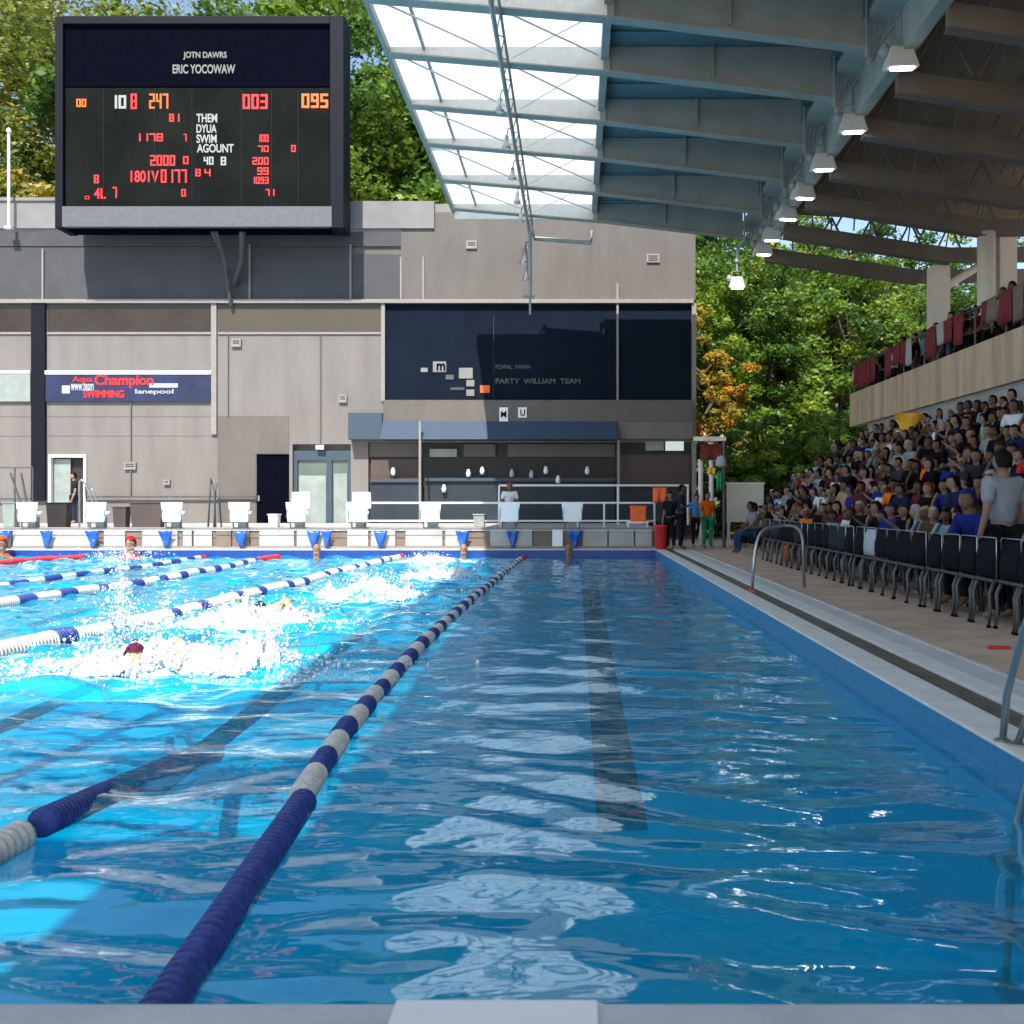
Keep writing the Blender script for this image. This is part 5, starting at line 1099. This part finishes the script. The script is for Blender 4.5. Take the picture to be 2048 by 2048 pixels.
splash(-2.9, 20.2, .6, .6, .30, 4, 900, 'thin spray further up the swimmers lane', 600, 1.1, 6)
splash(-3.6, 25.0, .9, .5, .34, 5, 800, 'pale splash close to the far wall', 500, 1.1, 6)
splash(-11.8, 25.6, 1.0, .7, .38, 6, 250, 'scattered drops in front of the red capped swimmer', 800, 1.5, 4, False)
splash(-4.75, 10.6, .38, .5, .6, 7, 100, 'high spray of drops above the nearest splash', 1300, 1.6, 4, False)

# ------------------------------------------------------------------ trees
def tree_mesh(seed, H_, Rx, leafm, n_clump=150, per=95, ls=.13, zc=.62, trunk_h=.45):
    r = np.random.RandomState(seed); cl = []
    while len(cl) < n_clump:
        p = r.uniform(-1, 1, 3); d = np.linalg.norm(p)
        if d > 1 or d < .35: continue
        k_ = 1 + .35*mnoise.noise(Vector((p[0]*1.7+seed, p[1]*1.7, p[2]*1.7)))
        cl.append((p[0]*Rx*k_, p[1]*Rx*k_, H_*zc + p[2]*H_*(1-zc)*k_))
    cl = np.array(cl); n = n_clump*per
    rad = np.repeat(r.uniform(.35, .85, n_clump)*Rx/4.2, per)
    dirs = r.normal(0, 1, (n, 3)); dirs /= np.linalg.norm(dirs, axis=1)[:, None]
    c0 = np.repeat(cl, per, 0) + dirs*(rad*r.uniform(.45, 1.05, n))[:, None]*np.array([1, 1, .6])
    a = r.normal(0, 1, (n, 3)); a[:, 2] *= .5; a /= np.linalg.norm(a, axis=1)[:, None]; b = np.cross(a, dirs + r.normal(0, .5, (n, 3))); b /= np.linalg.norm(b, axis=1)[:, None] + 1e-6
    s = (r.uniform(.6, 1.4, n)*ls)[:, None]
    V = np.stack([c0 - a*s, c0 + b*s*.55, c0 + a*s, c0 - b*s*.55], 1).reshape(-1, 3); Q = np.arange(n*4).reshape(-1, 4)
    crown = np_mesh('crown', V, Q, leafm, False)
    k = MB(); rr = random.Random(seed)
    top = Vector((rr.uniform(-.4,.4), rr.uniform(-.4,.4), H_*.8)); pts = [Vector((0,0,-.5)), Vector((.1,0,H_*.2)), Vector((rr.uniform(-.3,.3),0,H_*.45)), top]
    k.tube(pts, [.34*H_/12, .26*H_/12, .18*H_/12, .05*H_/12], 10)
    for i in range(16):
        c1 = cl[rr.randrange(n_clump)]; f_ = rr.uniform(.35, .8); s0 = Vector((0,0,H_*f_)); e_ = Vector(c1); m_ = (s0+e_)/2 + Vector((0,0,-.3))
        k.tube([s0, m_, e_], [.11*H_/12, .07*H_/12, .02], 6)
    return crown, k.mesh('trunk', M['bark'], True)
TM = {k_: tree_mesh(*a) for k_, a in dict(
    g1=(1, 13, 4.6, M['leaf_green'], 230, 240, .085), g2=(2, 12, 4.2, M['leaf_green'], 190, 220, .09), d1=(3, 14, 5.0, M['leaf_dark'], 230, 240, .085),
    l1=(4, 14, 5.0, M['leaf_light'], 165, 240, .075), a1=(5, 9, 3.0, M['leaf_autumn'], 110, 170, .08), b1=(6, 5, 3.0, M['leaf_green'], 120, 150, .09, .45)).items()}
def tree(k_, x, y, sc, rz, label, z=0, cat='tree', nm='tree', grp='trees behind the pool'):
    t = thing(nm, label, cat, (x, y, z), rz, grp); t.scale = (sc,)*3; obj('crown', TM[k_][0], t); obj('trunk', TM[k_][1], t); return t
T = [('l1',-31,50,2.0,'tall yellow green tree with gaps at the upper left corner'),('l1',-24,54,2.15,'yellow tinged tree behind the scoreboard left side'),('g1',-17.5,50,2.1,'green tree whose top shows above the scoreboard'),
     ('g1',-10.3,50,2.1,'green tree between the scoreboard and the canopy'),('d1',-5.0,54,2.0,'dark tree right behind the canopy tip'),('a1',-11.4,46,1.75,'small yellow tree low behind the parapet'),('a1',-25.5,43,1.8,'bright yellow bush tree beside the salmon annex'),
     ('d1',1,60,2.0,'dark tree hidden behind the canopy edge'),('l1',-38,56,2.1,'pale tree beyond the left edge of the scoreboard'),('d1',-13.5,60,2.1,'dark tree at the back between scoreboard and canopy'),
     ('a1',4.55,41,1.05,'orange and yellow tree at the building corner'),('g1',9.4,46,1.15,'green tree right of the orange tree'),('g2',12.5,43,1.05,'rounded green tree in the middle of the gap'),('d1',16,48,1.05,'dark green tree above the far stand'),
     ('l1',11.5,54,1.15,'yellowish tree top under the last girder'),('g1',20.5,50,1.1,'green tree behind the stand columns'),('g2',8.2,52,1.35,'tall green tree behind the orange one'),('g2',26,60,1.0,'green tree between the columns'),
     ('d1',4.8,58,1.3,'dark tree just behind the building corner'),('g1',15.8,60,1.35,'large green tree at the back of the gap')]
for i, (k_, x, y, sc, la) in enumerate(T): tree(k_, x, y, sc, i*1.3, la)
Bs = [(7.6,37.5,.95,'green shrub at the foot of the orange tree'),(9.8,37,.9,'green shrub below the tree gap'),(12.0,37.5,1.0,'round shrub behind the yellow sloping railing'),(14.2,38.5,1.1,'shrub behind the far end of the stand'),(11,41,1.4,'big shrub low between the trees'),(16.5,41,1.3,'shrub behind the balcony end'),(6.0,38.5,.8,'shrub beside the building corner')]
for i, (x, y, sc, la) in enumerate(Bs): tree('b1', x, y, sc, i*2.1, la, 0, 'shrub', 'shrub', 'shrubs behind the stand')
